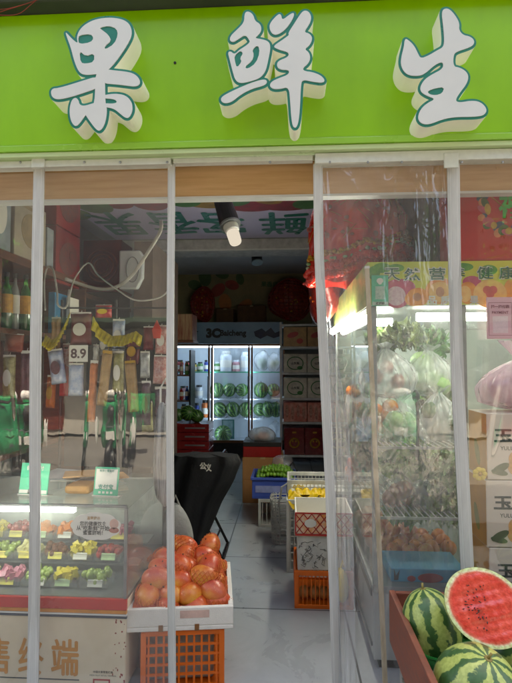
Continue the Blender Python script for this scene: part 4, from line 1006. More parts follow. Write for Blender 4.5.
MB().box(fx0+.03, fx1-.03, YF_+.05, 8.24, zd0-.06, zd0-.02).build('bottom_deck', M_fw, fg)
MB().box(fx0, fx1, YF_, YF_+.02, .05, zd0-.03).build('plinth', M_dark, fg, bevel=.004)
MB().box(fx0, fx1, YF_-.012, YF_+.02, zh0-.032, zh0+.001).build('frame_rail', M_brz, fg, bevel=.003)
MB().box(fx0, fx1, YF_-.012, YF_+.02, zd0-.029, zd0+.01).build('frame_rail', M_brz, fg, bevel=.003)
lz = (zh0+zh1)/2
q = MB(); addtext(q, '冷柜', FR(X(192, YF_, 334), YF_+.02, lz-.01), .19, .09, .03); addtext(q, '3C', FR(X(213, YF_, 334), YF_+.02, lz), .22, .15, .07); addtext(q, 'Baicheng', FR(X(233, YF_, 334), YF_+.02, lz-.01), .40, .12, .04); q.build('lettering', M_ink, fg)
q = MB(); w0 = X(267, YF_, 334)
q.prism([(-.18, -.05), (-.1, -.09), (.0, -.04), (.1, -.08), (.2, -.05), (.2, .03), (.12, .0), (.06, .08), (-.02, .02), (-.08, .07), (-.2, .02)], FR(w0, YF_+.02, lz), .002); q.build('blue_emblem', mat('navy blue', C('#13234a'), .4), fg)
doors = [(166, 208), (213, 248), (253, 283)]
M_fgl = film('fridge glass', refl=.05, haze=.02, bump=0, rough=.01, tint=(.92, .97, 1, 1))
for i, (a, b_) in enumerate(doors):
    xa_, xb_ = X(a, YF_, 390), X(b_, YF_, 390)
    d = MB(); 
    d.box(xa_-.028, xa_, YF_-.014, YF_+.02, zd0+.011, zh0-.033); d.box(xb_, xb_+.028, YF_-.014, YF_+.02, zd0+.011, zh0-.033)
    dr = d.build('door', M_brz, fg, bevel=.004)
    MB().box(xa_+.0005, xb_-.0005, YF_, YF_+.008, zd0+.011, zh0-.034).build('pane', M_fgl, dr)
    hx = xb_+.008 if i != 2 else xa_-.010
    MB().box(hx-.01, hx+.01, YF_-.05, YF_-.02, 1.0-.25, 1.0+.25).build('handle', M_black, dr, bevel=.004)
    MB().box(xa_-.026, xa_-.002, YF_+.03, YF_+.05, zd0+.02, zh0-.05).build('light_tube', glow('fridge tube', (.55, .74, 1, 1), 3.4), fg)
MB().box(fx0+.05, fx1-.05, YF_+.08, YF_+.11, zh0-.05, zh0-.03).build('light_tube', glow('fridge tube', None, 0), fg)
shelves = {}
for py in (371.5, 398.5, 418):
    z_ = Z(py, YF_+.12, 230); shelves[py] = z_
    b = MB(); b.box(fx0+.04, fx1-.04, YF_+.09, YF_+.1, z_-.02, z_-.002)
    for k in range(36): x_ = fx0+.06+(fx1-fx0-.12)*k/35; b.box(x_-.003, x_+.003, YF_+.1, 8.22, z_-.01, z_-.002)
    b.build('wire_shelf', M_fw, fg)
M_alu_ = MB().box(fx0+.04, fx1-.04, YF_+.088, YF_+.0895, shelves[371.5]-.02, shelves[371.5]-.001)
M_alu_.build('price_rail', M_mint, fg)

# watermelon material
def melon_mat(name, light, dark, n=11, scale=1, w=.45, k=7):
    m, nt, out = newmat(name); L = nt.links; b = N(nt, 'ShaderNodeBsdfPrincipled'); L.new(b.outputs[0], out.inputs[0])
    b.inputs['Roughness'].default_value = .42; b.inputs['Coat Weight'].default_value = .15
    tc = N(nt, 'ShaderNodeTexCoord'); sp = N(nt, 'ShaderNodeSeparateXYZ')
    dn = N(nt, 'ShaderNodeTexNoise'); dn.inputs['Scale'].default_value = 13/scale; dn.inputs['Detail'].default_value = 4; dn.inputs['Roughness'].default_value = .65; L.new(tc.outputs['Object'], dn.inputs['Vector'])
    L.new(tc.outputs['Object'], sp.inputs[0])
    at = N(nt, 'ShaderNodeMath', operation='ARCTAN2'); L.new(sp.outputs['Y'], at.inputs[0]); L.new(sp.outputs['X'], at.inputs[1])
    mu = N(nt, 'ShaderNodeMath', operation='MULTIPLY'); L.new(at.outputs[0], mu.inputs[0]); mu.inputs[1].default_value = n
    ad = N(nt, 'ShaderNodeMath', operation='MULTIPLY_ADD'); L.new(dn.outputs[0], ad.inputs[0]); ad.inputs[1].default_value = k; L.new(mu.outputs[0], ad.inputs[2])
    si = N(nt, 'ShaderNodeMath', operation='SINE'); L.new(ad.outputs[0], si.inputs[0])
    d2 = N(nt, 'ShaderNodeTexNoise'); d2.inputs['Scale'].default_value = 45/scale; d2.inputs['Detail'].default_value = 5; L.new(tc.outputs['Object'], d2.inputs['Vector'])
    a2 = N(nt, 'ShaderNodeMath', operation='MULTIPLY_ADD'); L.new(d2.outputs[0], a2.inputs[0]); a2.inputs[1].default_value = 2.9; L.new(si.outputs[0], a2.inputs[2])
    rp = N(nt, 'ShaderNodeValToRGB'); e = rp.color_ramp.elements
    mr = N(nt, 'ShaderNodeMapRange'); mr.inputs['From Min'].default_value = -1; mr.inputs['From Max'].default_value = 3; L.new(a2.outputs[0], mr.inputs[0])
    e[0].position = w; e[0].color = light; e[1].position = w+.12; e[1].color = dark
    L.new(mr.outputs[0], rp.inputs[0])
    d3 = N(nt, 'ShaderNodeTexNoise'); d3.inputs['Scale'].default_value = 90/scale; L.new(tc.outputs['Object'], d3.inputs['Vector'])
    mx = N(nt, 'ShaderNodeMixRGB', blend_type='MULTIPLY'); mx.inputs[0].default_value = .5; L.new(rp.outputs[0], mx.inputs[1])
    r3 = N(nt, 'ShaderNodeValToRGB'); r3.color_ramp.elements[0].position = .4; r3.color_ramp.elements[0].color = (.55, .62, .45, 1); r3.color_ramp.elements[1].position = .6; r3.color_ramp.elements[1].color = (1, 1, 1, 1); L.new(d3.outputs[0], r3.inputs[0]); L.new(r3.outputs[0], mx.inputs[2])
    L.new(mx.outputs[0], b.inputs['Base Color']); return m
M_mel = melon_mat('melon dark', C('#6f9a48'), C('#1f4a24'), n=12, w=.40)
mp_ = None; rm_ = random.Random(77)
def small_melon(px, py, rpx, Y, label, grp, rot):
    global mp_
    w = P(px, py, Y); r_ = rpx*rm_.uniform(.86, 1.06)/F*Y
    if mp_ is None:
        mp_ = thing('watermelon', label, 'watermelon', (0, 0, 0), grp)
        MB().ell((0, 0, 0), (.1, .1, .105), nu=24, nv=16).build('rind', M_mel, mp_, smooth=True)
        MB().cyl((0, 0, .1), (.004, 0, .122), .005, .004, 8).build('stem', mat('stem', C('#5a3c20')), mp_)
        mp_.location = w; mp_.rotation_euler = rot; mp_.scale = (r_/.1,)*3; return
    dup(mp_, w, rot, label, r_/.1, grp)
rr_ = random.Random(8)
for py, rp_, sh_, xs__ in ((390, 7.2, 'upper', (217, 229.5, 242, 261, 273.5)), (409.5, 7.6, 'lower', (219.5, 233, 246, 260, 268, 276))):
    zf = shelves[398.5 if py < 400 else 418]
    for k, px in enumerate(xs__):
        r_ = rp_/F*(YF_+.22); Y = YF_+.22+.02*(k % 2)
        pxx = px
        w = P(pxx, py, Y)
        small_melon(pxx, 363-(zf+r_*1.0-CAMH)/Y*F+0.0 if False else py, rp_, Y, 'green striped watermelon on the %s melon shelf, %s' % (sh_, ['first from the left in the middle door', 'second from the left in the middle door', 'at the right of the middle door', 'first from the left in the right door', 'second from the left in the right door', 'last at the right in the right door'][k]), 'watermelons in the display fridge', (rr_.uniform(-1.4, 1.4), rr_.uniform(-.5, .5), rr_.uniform(0, 6)))
small_melon(223, 434, 8.5, YF_+.2, 'large striped watermelon at the bottom of the fridge in front of the teal frame', 'watermelons in the display fridge', (1.2, .2, 0))
pf = thing('picture_frame', 'small teal framed card standing at the fridge bottom behind a melon', 'frame')
w0 = P(228, 428, YF_+.35)
MB().box(w0.x-.1, w0.x+.1, YF_+.35, YF_+.36, zd0-.019, w0.z+.14).build('frame', mat('teal dark', C('#2b6f6a'), .4), pf)
MB().box(w0.x-.075, w0.x+.075, YF_+.345, YF_+.349, zd0+.02, w0.z+.115).build('picture', mat('pic', C('#7d9b9c'), .4, scale=20), pf)
# jars, tubs, bottles in the fridge and the snack shelves before it
jm = [mat('jar red', C('#a8332c'), .3), mat('jar yellow', C('#d3b93c'), .3), mat('jar green', C('#4f8a4a'), .3), mat('jar blue', C('#27469c'), .3), mat('jar white', C('#c8ccd2'), .3), mat('jar orange', C('#cf6a25'), .3), mat('jar pink', C('#c08a90'), .3)]
jn = ['red', 'yellow', 'green', 'blue', 'white', 'orange', 'pink']
M_jarg = film('jar glass', refl=.08, haze=.15, bump=0, rough=.05)
def jar(px, ytop, zf, wpx, Y, k, where, lid=M_black):
    x = X(px, Y, 390); hh = Z(ytop, Y, px)-zf; r_ = wpx/2/F*Y
    t = thing('jar', '%s %s %s' % (jn[k], 'jar', where), 'jar', (x, Y, zf), 'jars and tubs on the cold shelves')
    MB().lathe((x, Y, zf), [(r_*.95, 0), (r_, .01), (r_, hh*.75), (r_*.7, hh*.85)], 16).build('body', jm[k], t, smooth=True)
    MB().lathe((x, Y, zf), [(r_*.75, hh*.84), (r_*.75, hh)], 16).build('lid', lid, t)
    MB().lathe((x, Y, zf), [(r_*1.02, hh*.2), (r_*1.02, hh*.55)], 16).build('label', M_paper, t)
z1_, z2_, z3_ = shelves[371.5], shelves[398.5], shelves[418]
for i, (px, yt, w_, k) in enumerate(((180, 360, 7, 0), (187.5, 361, 6, 0), (194, 363, 6, 1), (200, 362, 6, 2), (206, 360, 4, 3))): jar(px, yt, z1_, w_, YF_+.2, k, 'on the top shelf behind the left fridge door, place %d from its left' % (i+1))
for i, (px, yt, w_, k) in enumerate(((192, 383, 7, 4), (199, 385, 8, 4), (183, 386, 7, 6))): jar(px, yt, z2_, w_, YF_+.2, k, 'on the middle shelf behind the left fridge door, place %s' % ['two', 'three', 'one'][i])
for i, (px, yt, w_, k) in enumerate(((191, 405, 6, 3), (197, 403, 5, 3), (205, 400, 7, 5), (184, 404, 6, 1))): jar(px, yt, z3_, w_, YF_+.2, k, 'on the third shelf behind the left fridge door, place %s' % ['two', 'three', 'four', 'one'][i])
for i, (px, yt, w_, k) in enumerate(((217, 362, 7, 2), (226, 351, 12, 4), (236, 360, 8, 6), (245, 352, 9, 4))): jar(px, yt, z1_, w_, YF_+.25, k, 'on the top shelf behind the middle fridge door, place %d' % (i+1), [M_fw, mat('grey plastic', C('#b3b3ad')), M_fw, M_fw][i])
for i, (px, y0_, y1_, rx, lab) in enumerate(((262, 350, 371, 8, 'white plastic bag of greens on the top shelf behind the right fridge door'), (274, 352, 371, 7, 'clear plastic bag of pale fruit on the top shelf at the fridge right end'))):
    w = P(px, (y0_+y1_)/2, YF_+.25); hh = (y1_-y0_)/2/F*8
    t = thing('plastic_bag', lab, 'bag'); MB().ell((w.x, w.y, w.z), (rx/F*8, .1, hh), fn=crumple(40+i, .12), nu=20, nv=16).build('bag', M_bagw, t, smooth=True)
    b = MB(); 
    for k in range(9): b.ell((w.x+rr_.uniform(-.05, .05), w.y+rr_.uniform(-.04, .04), w.z-hh*.3+rr_.uniform(-.05, .05)), .035, nu=10, nv=8)
    b.build('contents', [M_leaf, mat('pear', C('#d8cf94'))][i], t, smooth=True)
t = thing('plastic_bag', 'grey white bag slumped at the bottom of the right fridge door', 'bag'); w = P(276, 432, YF_+.2)
MB().ell((w.x, w.y, w.z), (.11, .1, .16), fn=crumple(50, .15), nu=20, nv=16).build('bag', M_bagw, t, smooth=True); MB().tube([(w.x-.02, w.y, w.z+.14), (w.x, w.y, w.z+.22), (w.x+.02, w.y, w.z+.14)], .006, 6).build('handle', M_paper, t)

# above the fridge: fruit poster on the wall, net baskets
ps = thing('wall_poster', 'dim fruit poster on the back wall above the fridge', 'poster', (0, 8.28, 2))
YP = 8.29
pa, pb, pz0, pz1 = X(178, YP, 300), X(312, YP, 300), zh1+.0, Z(271, YP, 240)
MB().box(pa, pb, YP, YP+.008, pz0, pz1).build('sheet', mat('poster', C('#8f8058'), .6, C('#6f6a4a'), scale=2), ps)
for nm, col, L_ in (('red_fruit_print', '#9a3a2c', ((218, 290, 7), (232, 285, 6), (207, 299, 5))), ('orange_fruit_print', '#b06a30', ((225, 303, 8), (245, 306, 7), (200, 310, 5))), ('leaf_print', '#3f5a30', ((205, 277, 8), (222, 274, 6), (240, 279, 5), (195, 285, 6)))):
    q = MB()
    for px, py, r_ in L_: w = P(px, py, YP); q.disc(w.x, w.z, r_/F*YP*1.2, r_/F*YP*.8, FR(0, YP, 0), {'red_fruit_print': .0012, 'orange_fruit_print': .0017, 'leaf_print': .0022}[nm], a=r_)
    q.build(nm, mat(nm+' p', C(col), .6, scale=6, amt=.4), ps)
q = MB(); addtext(q, '果香自然甜蜜', FR(X(278, YP, 284), YP, Z(284, YP, 278)), .55, None, .02); q.build('lettering', mat('poster green', C('#37603a'), .6), ps)
M_rednet = mat('red net', C('#9c2418'), .35, C('#5c120e'), scale=25, bump=.4)
def netbasket(label, px0, px1, py0, py1, Y):
    a, c_ = P(px0, py1, Y), P(px1, py0, Y); cx, cz = (a.x+c_.x)/2, (a.z+c_.z)/2; rx, rz = (c_.x-a.x)/2, (c_.z-a.z)/2
    t = thing('net_basket', label, 'gift basket', (cx, Y, a.z))
    f = crumple(int(px0), .08)
    MB().ell((cx, Y, cz), (rx*.93, rx*.6, rz*.93), fn=f, nu=24, nv=16).build('contents', mat('dark gift', C('#4a1410'), .5, C('#a0361c'), scale=30), t, smooth=True)
    n = MB().ell((cx, Y, cz), (rx, rx*.68, rz), fn=f, nu=26, nv=18).build('net', M_rednet, t); w = n.modifiers.new('w', 'WIREFRAME'); w.thickness = .012
    b = MB(); rq = random.Random(int(px0))
    for k in range(14):
        th = rq.uniform(0, 6.28); b.ell((cx+rx*.8*math.cos(th)*rq.random(), Y-rx*.62, cz+rz*.8*math.sin(th)*rq.random()), rq.uniform(.008, .016), nu=8, nv=6)
    b.build('sparkle_beads', M_gold, t, smooth=True)
netbasket('red net gift basket on top of the fridge at its left end', 191, 215, 287, 322, YF_+.25)
netbasket('large red net gift basket on top of the fridge and carton rack at the right', 270, 312, 280, 321, YF_+.2)
carton('dim brown carton lying on the fridge top between the net baskets', X(238, YF_+.3), X(266, YF_+.3), YF_+.2, YF_+.5, zh1+.001, Z(306, YF_+.3), mat('dim card', C('#5f4128'), .8), tape=True)
carton('dim brown carton on the fridge top beside the left net basket', X(217, YF_+.3), X(234, YF_+.3), YF_+.2, YF_+.5, zh1+.001, Z(309, YF_+.3), mat('dim card', C('#5f4128'), .8), tape=True)

# snack shelf left before the fridge, with crates of maroon
YS = 6.3
ss = thing('snack_shelf', 'dark low shelf of drinks standing before the left fridge door', 'shelf', (0, YS, 0))
sa, sb = X(140, YS, 400), X(189, YS, 400)
for py in (375, 400.5): 
    z_ = Z(py, YS, 180); MB().box(sa, sb, YS, YS+.3, z_-.015, z_).build('board', M_brown, ss)
MB().box(sb, sb+.02, YS-.004, YS+.3, 0, Z(350, YS, 180)).build('upright', M_dark, ss)
MB().box(sa-.02, sa, YS-.004, YS+.3, 0, Z(350, YS, 180)).build('upright', M_dark, ss)
rr_ = random.Random(31)
for row, (py, yt) in enumerate(((375, 358), (400.5, 384))):
    for i in range(4):
        px = 170+i*5.6; k = (i*3+row) % 7
        z_ = Z(py, YS, 180)+.0005; x = X(px, YS+.06, 390)
        bottle('drink_bottle', '%s drink bottle on the %s board of the low shelf, number %d from the left' % (jn[k], ['upper', 'lower'][row], i+1), x, YS+.07, z_, .024, .16+.02*rr_.random(), jm[k], M_paper, jm[(k+2) % 7], cat='bottle', group='drink bottles on the low shelf')
YB2 = 5.6
for i in range(4):
    z0_, z1_ = .55+.0, 0
    a, c_ = Z(456-i*8.2, YB2, 195), Z(448.6-i*8.2, YB2, 195)
carton('box with maroon and tan stripes on a high left shelf before the fridge', X(160, 5.9), X(192, 5.9), 5.9, 6.2, Z(340, 5.9, 180), Z(314, 5.9, 180), mat('stripe box', C('#7d3a30'), .5, C('#b09470'), scale=5, stretch=(9, 1, 1)), tape=False)
MB_ = MB(); MB_.box(X(150, 5.9), X(193, 5.9), 5.88, 6.22, Z(342.5, 5.9, 180), Z(340.3, 5.9, 180)); hsf = thing('high_shelf', 'narrow high shelf carrying the striped box at the left', 'shelf'); MB_.build('board', M_brown, hsf); MB().box(X(150, 5.9)-.02, X(150, 5.9), 5.88, 6.22, 0, Z(315, 5.9, 180)).build('upright', M_dark, hsf)
for i in range(4):
    a, c_ = Z(458-i*8.6, YB2, 195), Z(449.9-i*8.6, YB2, 195)
    t = carton('glossy maroon tray carton, %s in the stack by the left fridge door' % ['lowest', 'second from the bottom', 'third from the bottom', 'topmost'][i], X(168, YB2), X(209, YB2), YB2, YB2+.35, a, c_, mat('maroon gloss', C('#7c1418'), .25, coat=.5), tape=False, group='maroon tray cartons')
    b = MB(); b.box(X(185, YB2), X(205, YB2), YB2-.002, YB2, (a+c_)/2-.008, (a+c_)/2+.008); b.build('silver_line', M_steel, t)
tb = thing('stool', 'dark stool carrying the stack of maroon tray cartons', 'stool'); MB().box(X(168, YB2), X(209, YB2), YB2, YB2+.35, Z(460.5, YB2, 195), Z(458.2, YB2, 195)).build('seat', M_dark, tb)
for u in (172, 205):
    for yy in (YB2+.02, YB2+.3): MB().box(X(u, YB2)-.012, X(u, YB2)+.012, yy, yy+.024, 0, Z(460.6, YB2, 195)).build('leg', M_dark, tb)
# dark melons in a basket before
for i, (px, py) in enumerate(((178, 415), (188, 413), (197, 416))): small_melon(px, py, 7.5, YB2+.15, 'dark watermelon on top of the maroon tray cartons, %s' % ['left one', 'middle one', 'right one'][i], 'dark watermelons on the maroon cartons', (1, i, 0))

# ================================================================== CARTON RACK RIGHT OF FRIDGE
YK = 7.1
ra_ = thing('carton_rack', 'white metal rack of gift cartons standing right of the fridge', 'rack', (0, YK, 0))
ka, kb = X(282, YK), X(352, YK)
lev = [346.5, 372.5, 398, 422, 455]
M_rk = mat('rack white', C('#d0d3d4'), .45, scale=10)
for py in [324]+lev:
    z_ = Z(py, YK, 300); MB().box(ka, kb, YK-.01, YK+.42, z_-.03, z_).build('board', M_rk, ra_, bevel=.003)
for x_ in (ka-.03, kb): 
    for yy in (YK-.012, YK+.4): MB().box(x_, x_+.028, yy, yy+.03, 0, Z(322, YK, 300)).build('post', M_rk, ra_)
rows = [(327, 346.5, mat('tan rack box', C('#d0a878'), .6), M_red, 'tan carton with red print', 0), (354, 372.5, mat('cream rack box', C('#e2decf'), .6), M_green, 'cream carton with a green oval', 1), (378, 398, mat('cream rack box', C('#b9b39c')), M_green, 'cream carton with a green oval', 2), (402.5, 422, mat('rose rack box', C('#b84a3c'), .5, C('#dba090'), scale=14), M_paper, 'rose patterned carton', 3), (428, 455, mat('maroon gloss', C('#7c1418')), M_gold, 'dark maroon carton with gold ring emblem', 4)]
shn = ['top shelf', 'second shelf', 'third shelf', 'fourth shelf', 'bottom shelf']
for yt, yb, m, pm, lb_, ri in rows:
    edges = [283.5, 307.3, 331, 350] if ri != 4 else [284, 304.5, 325, 346]
    for i in range(3):
        xa_, xb_ = X(edges[i], YK+.01)+.004, X(edges[i+1], YK+.01)-.004; z0_, z1_ = Z(yb, YK, 300)+.001, Z(yt, YK, 300)
        t = carton('%s on the rack, %s, %s' % (lb_, shn[ri], ['left', 'middle', 'right'][i]), xa_, xb_, YK+.01, YK+.35, z0_, z1_, m, 'gift cartons on the white rack', tape=False)
        cx, cz, w_, h_ = (xa_+xb_)/2, (z0_+z1_)/2, xb_-xa_, z1_-z0_; fr = FR(cx, YK+.01, cz)
        if ri in (1, 2):
            q = MB(); 
            ring = [(w_*.34*math.cos(u*.2244), h_*.34*math.sin(u*.2244)) for u in range(28)]; q.tube([fr @ Vector((x, y, .002)) for x, y in ring], .006, 5, closed=True); q.disc(w_*.2, -h_*.25, w_*.12, h_*.1, fr, .003); q.build('oval_print', pm, t)
            q = MB(); addtext(q, '山东梨', fr, w_*.36, None, .03); q.build('lettering', M_ink, t)
        elif ri == 0:
            q = MB(); q.disc(-w_*.1, h_*.1, w_*.25, h_*.14, fr, .002, a=.3); q.disc(w_*.2, -h_*.22, w_*.14, h_*.14, fr, .002); q.build('fruit_print', pm, t)
        elif ri == 3:
            q = MB()
            for k in range(4): q.disc(-w_*.36+w_*.24*k, h_*.05*(-1)**k, w_*.07, h_*.34, fr, .002)
            q.build('figure_print', mat('rose fig', C('#c9a08c'), .6, C('#8a2a24'), scale=40), t)
        else:
            q = MB(); q.tube([fr @ Vector((w_*.22*math.cos(u*.2618), -h_*.06+w_*.22*math.sin(u*.2618), .003)) for u in range(24)], .012, 6, closed=True)
            q.disc(-w_*.08, -h_*.0, w_*.04, w_*.05, fr, .003); q.disc(w_*.08, -h_*.0, w_*.04, w_*.05, fr, .003); q.rect(-w_*.1, w_*.1, h_*.3, h_*.36, fr, .003); q.build('gold_emblem', M_gold, t)

# ================================================================== AISLE GOODS
# brown cartons with the red lid box
Y5 = PZ(250, 503, 0).y
zz = [0, Z(480, Y5, 250), Z(457.5, Y5, 250)]
for i in range(2): carton('brown corrugated carton on the aisle floor behind the blue crate, %s' % ['lower one', 'upper one'][i], X(242.5, Y5), X(283, Y5), Y5, Y5+.45, zz[i]+.001*i, zz[i+1], M_card, 'brown cartons stacked in the aisle')
t = carton('flat red and black carton on top of the brown carton stack', X(243, Y5), X(281, Y5), Y5+.02, Y5+.4, zz[2]+.001, Z(443, Y5, 262), mat('red lid', C('#a01a18'), .35), tape=False)
MB().box(X(243, Y5)-.002, X(281, Y5)+.002, Y5+.015, Y5+.405, Z(447, Y5, 262), Z(442.6, Y5, 262)).build('black_lid', M_black, t, bevel=.003)
t = thing('plastic_bag', 'crumpled clear bag lying on the red carton in front of the fridge', 'bag'); w0 = P(262, 435, Y5+.2)
MB().ell((w0.x, w0.y, w0.z), (.13, .11, .09), fn=crumple(77, .16), nu=24, nv=16).build('bag', M_bagw, t, smooth=True); MB().ell((w0.x, w0.y, w0.z-.02), (.08, .07, .05), fn=crumple(78, .2)).build('contents', mat('rose pack', C('#a8564f')), t, smooth=True)
# white basket carrying the blue crate of green plums
Y4 = PZ(266, 527, 0).y
zb_ = Z(499, Y4, 266)
crate('basket', 'white slatted basket on the aisle floor under the blue crate of plums', None, .30, .38, zb_, M_greyp, (X(275, Y4), Y4+.19, 0), 0, nx=8, nz=3, lattice='bars')
zc2 = Z(478, Y4, 266)
bw = X(296, Y4)-X(252, Y4)
bl = thing('blue_crate', 'blue plastic crate full of small green plums', 'crate', (0, 0, 0))
b = MB(); h_ = zc2-zb_
b.box(-bw/2, bw/2, -.2, .2, 0, .012); b.build('base', M_bluep, bl, bevel=.003)
b = MB(); b.box(-bw/2, bw/2, -.2, -.188, .0121, h_); b.box(-bw/2, bw/2, .188, .2, .0121, h_); b.box(-bw/2, -bw/2+.012, -.188, .188, .0121, h_); b.box(bw/2-.012, bw/2, -.188, .188, .0121, h_); b.build('wall', M_bluep, bl, bevel=.003)
b = MB(); b.box(-bw/2-.012, bw/2+.012, -.213, -.2005, h_-.02, h_+.004); b.box(-bw/2-.012, -bw/2-.0005, -.2, .2, h_-.02, h_+.004); b.build('rim', M_bluep, bl, bevel=.004)
b = MB(); b.box(-bw/2+.03, bw/2-.03, -.2035, -.201, h_*.3, h_*.62); b.build('pale_strip', mat('pale blue strip', C('#8b94c4'), .5), bl)
bl.location = (X(274, Y4), Y4+.2, zb_+.001)
tag_n = 0
M_plum = mat('green plum', C('#6f9a2a'), .3, C('#4b7a1e'), scale=25, coat=.2)
pl0 = None; rq = random.Random(2)
for i in range(11):
    for j in range(7):
        for l_ in range(2):
            x, y = X(274, Y4)+(i-5)*.03+rq.uniform(-.006, .006)+.012*l_, Y4+.2+(j-3)*.046+rq.uniform(-.008, .008)
            z = zc2-.012+.032*l_+.03*(1-((i-5)/5.5)**2)+rq.uniform(-.004, .004)
            if l_ and (abs(i-5) > 4 or abs(j-3) > 2): continue
            if pl0 is None:
                pl0 = MB().ell((0, 0, 0), (.019, .019, .018), nu=12, nv=8).build('green_plum', M_plum, None, smooth=True); tag(pl0, 'small round green plum heaped in the blue plastic crate', 'plum', 'green plums in the blue crate'); o = pl0
            else: o = pl0.copy(); COL.objects.link(o)
            o.location = (x, y, z); o.rotation_euler = (rq.uniform(0, 3), 0, rq.uniform(0, 3))
t = thing('plastic_bag', 'clear plastic bag bunched behind the heap of green plums', 'bag'); w0 = P(283, 466, Y4+.4)
MB().ell((w0.x, w0.y, w0.z), (.13, .08, .10), fn=crumple(88, .2), nu=24, nv=16).build('bag', M_bag, t, smooth=True)
MB().tube([P(288, 468, Y4+.35), P(293, 462, Y4+.33), P(297, 470, Y4+.32), P(296, 482, Y4+.3)], .008, 6).build('dark_strap', M_black, t)
# grey woven basket bag
Y41 = PZ(283, 546, 0).y
bs = thing('woven_basket', 'grey woven shopping basket standing on the aisle floor before the blue crate', 'basket', (0, 0, 0))
w_, d_, h_ = .26, .22, Z(500, Y41, 283)
b = MB(); nb = 14
for k in range(nb):
    z_ = .015+(h_-.03)*k/(nb-1); s = 1+.12*k/nb
    pts = [(math.copysign(abs(math.cos(u*.2618))**.5, math.cos(u*.2618))*w_/2*s, math.copysign(abs(math.sin(u*.2618))**.5, math.sin(u*.2618))*d_/2*s, z_) for u in range(24)]
    b.tube(pts, .0055, 5, closed=True)
b.build('weave_hoop', M_greyp, bs)
b = MB()
for u in range(24):
    c_, s_ = math.cos(u*.2618), math.sin(u*.2618)
    px_, py_ = math.copysign(abs(c_)**.5, c_)*w_/2, math.copysign(abs(s_)**.5, s_)*d_/2; b.tube([(px_, py_, .01), (px_*1.12, py_*1.12, h_)], .006, 5)
b.build('weave_stake', M_greyp, bs)
b = MB(); b.tube([(-w_*.25, -d_*.55, h_), (-w_*.2, -d_*.5, h_+.1), (0, -d_*.45, h_+.13), (w_*.2, -d_*.5, h_+.1), (w_*.25, -d_*.55, h_)], .008, 6); b.build('handle', M_greyp, bs)
b = MB(); b.ell((0, 0, h_*.6), (w_*.4, d_*.4, h_*.38), fn=crumple(5, .1)); bag_in = b.build('inner_bag', M_bagw, bs, smooth=True)
bs.location = (X(288, Y41), Y41+.12, 0)
# tall white basket with yellow goods on a second crate
Y35 = 3.62
zt1 = Z(487, Y35+.2, 305); zt0 = Z(545, Y35, 305)
crate('basket', 'tall white plastic basket with yellow mangos behind the orange floor crate', None, X(350, Y35)-X(286, Y35), .42, Z(500, Y35, 305), M_greyp, (X(318, Y35), Y35+.21, 0), 0, nx=16, nz=8, bar=.005)
crate('basket', 'white plastic basket top stacked on the tall basket behind the yellow mangos', None, X(350, Y35)-X(286, Y35), .3, .10, mat('white plastic', C('#c4c4be'), .4), (X(318, Y35+.1), Y35+.30, Z(500, Y35, 305)+.002), 0, nx=16, nz=2, bar=.005)
yb_ = thing('yellow_sack', 'crumpled yellow plastic sacking spilling over the tall white basket in the aisle', 'sacking')
zz_ = Z(503, Y35, 305)
b = MB(); b.grid(lambda u, v: (X(288, Y35)+.30*u, Y35-.012+.30*v, zz_+.012+.05*abs(math.sin(u*7+v*3))*abs(math.sin(v*5+u*2))+.012*math.sin(u*31)*math.sin(v*23)-.10*max(0, .12-v)*6*abs(math.sin(u*9))), 60, 40); b.build('sheet', mat('yellow sacking', C('#d9b51c'), .4, C('#b08d14'), scale=14), yb_, smooth=True)
b = MB(); b.grid(lambda u, v: (X(296, Y35)+.18*u, Y35+.03+.12*v, zz_+.05+.03*abs(math.sin(u*9+1))*abs(math.sin(v*7))), 30, 20); b.build('fold', mat('yellow sacking', C('#d9b51c')), yb_, smooth=True)
# orange floor crate, printed boxes above
Y3 = PZ(310, 609, 0).y
o2x0, o2x1 = X(294, Y3), X(352, Y3); zo = Z(571, Y3, 310)
crate('plastic_crate', 'orange ribbed crate standing on the aisle floor under the white scribbled box', None, o2x1-o2x0, .40, zo, M_orangep, ((o2x0+o2x1)/2, Y3+.2, 0), 0, nx=14, nz=1, lattice='bars', bar=.005, solid_rim=.03)
t = thing('netted_fruit', 'pale netted fruit lying inside the orange floor crate', 'fruit'); b = MB()
for i in range(5): b.ell((o2x0+.06+.06*i, Y3+.1, .055), .038, nu=14, nv=10)
b.build('fruit', mat('pale orange', C('#cc8a4a'), .5, scale=30), t, smooth=True)
zw = Z(536.5, Y3, 310)
t = carton('white box with grey scribbled drawings stacked on the orange floor crate', X(297, Y3), o2x1-.01, Y3+.01, Y3+.36, zo+.001, zw, mat('white paper box', C('#cfccc2'), .7), tape=False)
q = MB(); rq = random.Random(44); cx, cz = 0, 0
for k in range(26):
    x0_ = X(298.5, Y3)+rq.random()*(X(325, Y3)-X(298.5, Y3)); z0_ = zo+.02+rq.random()*(zw-zo-.05); pts = [(x0_, Y3+.008, z0_)]
    for _ in range(4): pts.append((min(max(pts[-1][0]+rq.uniform(-.02, .025), X(298, Y3)), o2x1-.02), Y3+.008, min(max(pts[-1][2]+rq.uniform(-.02, .02), zo+.01), zw-.01)))
    q.tube(pts, .0013, 4)
q.build('drawn_print', mat('grey ink', C('#6d6a66'), .7), t)
zt2 = Z(513, Y3, 310)
t = thing('lattice_tray', 'red and white lattice fronted tray on top of the scribbled box', 'tray', (0, 0, 0))
x0_, x1_ = X(295, Y3), o2x1
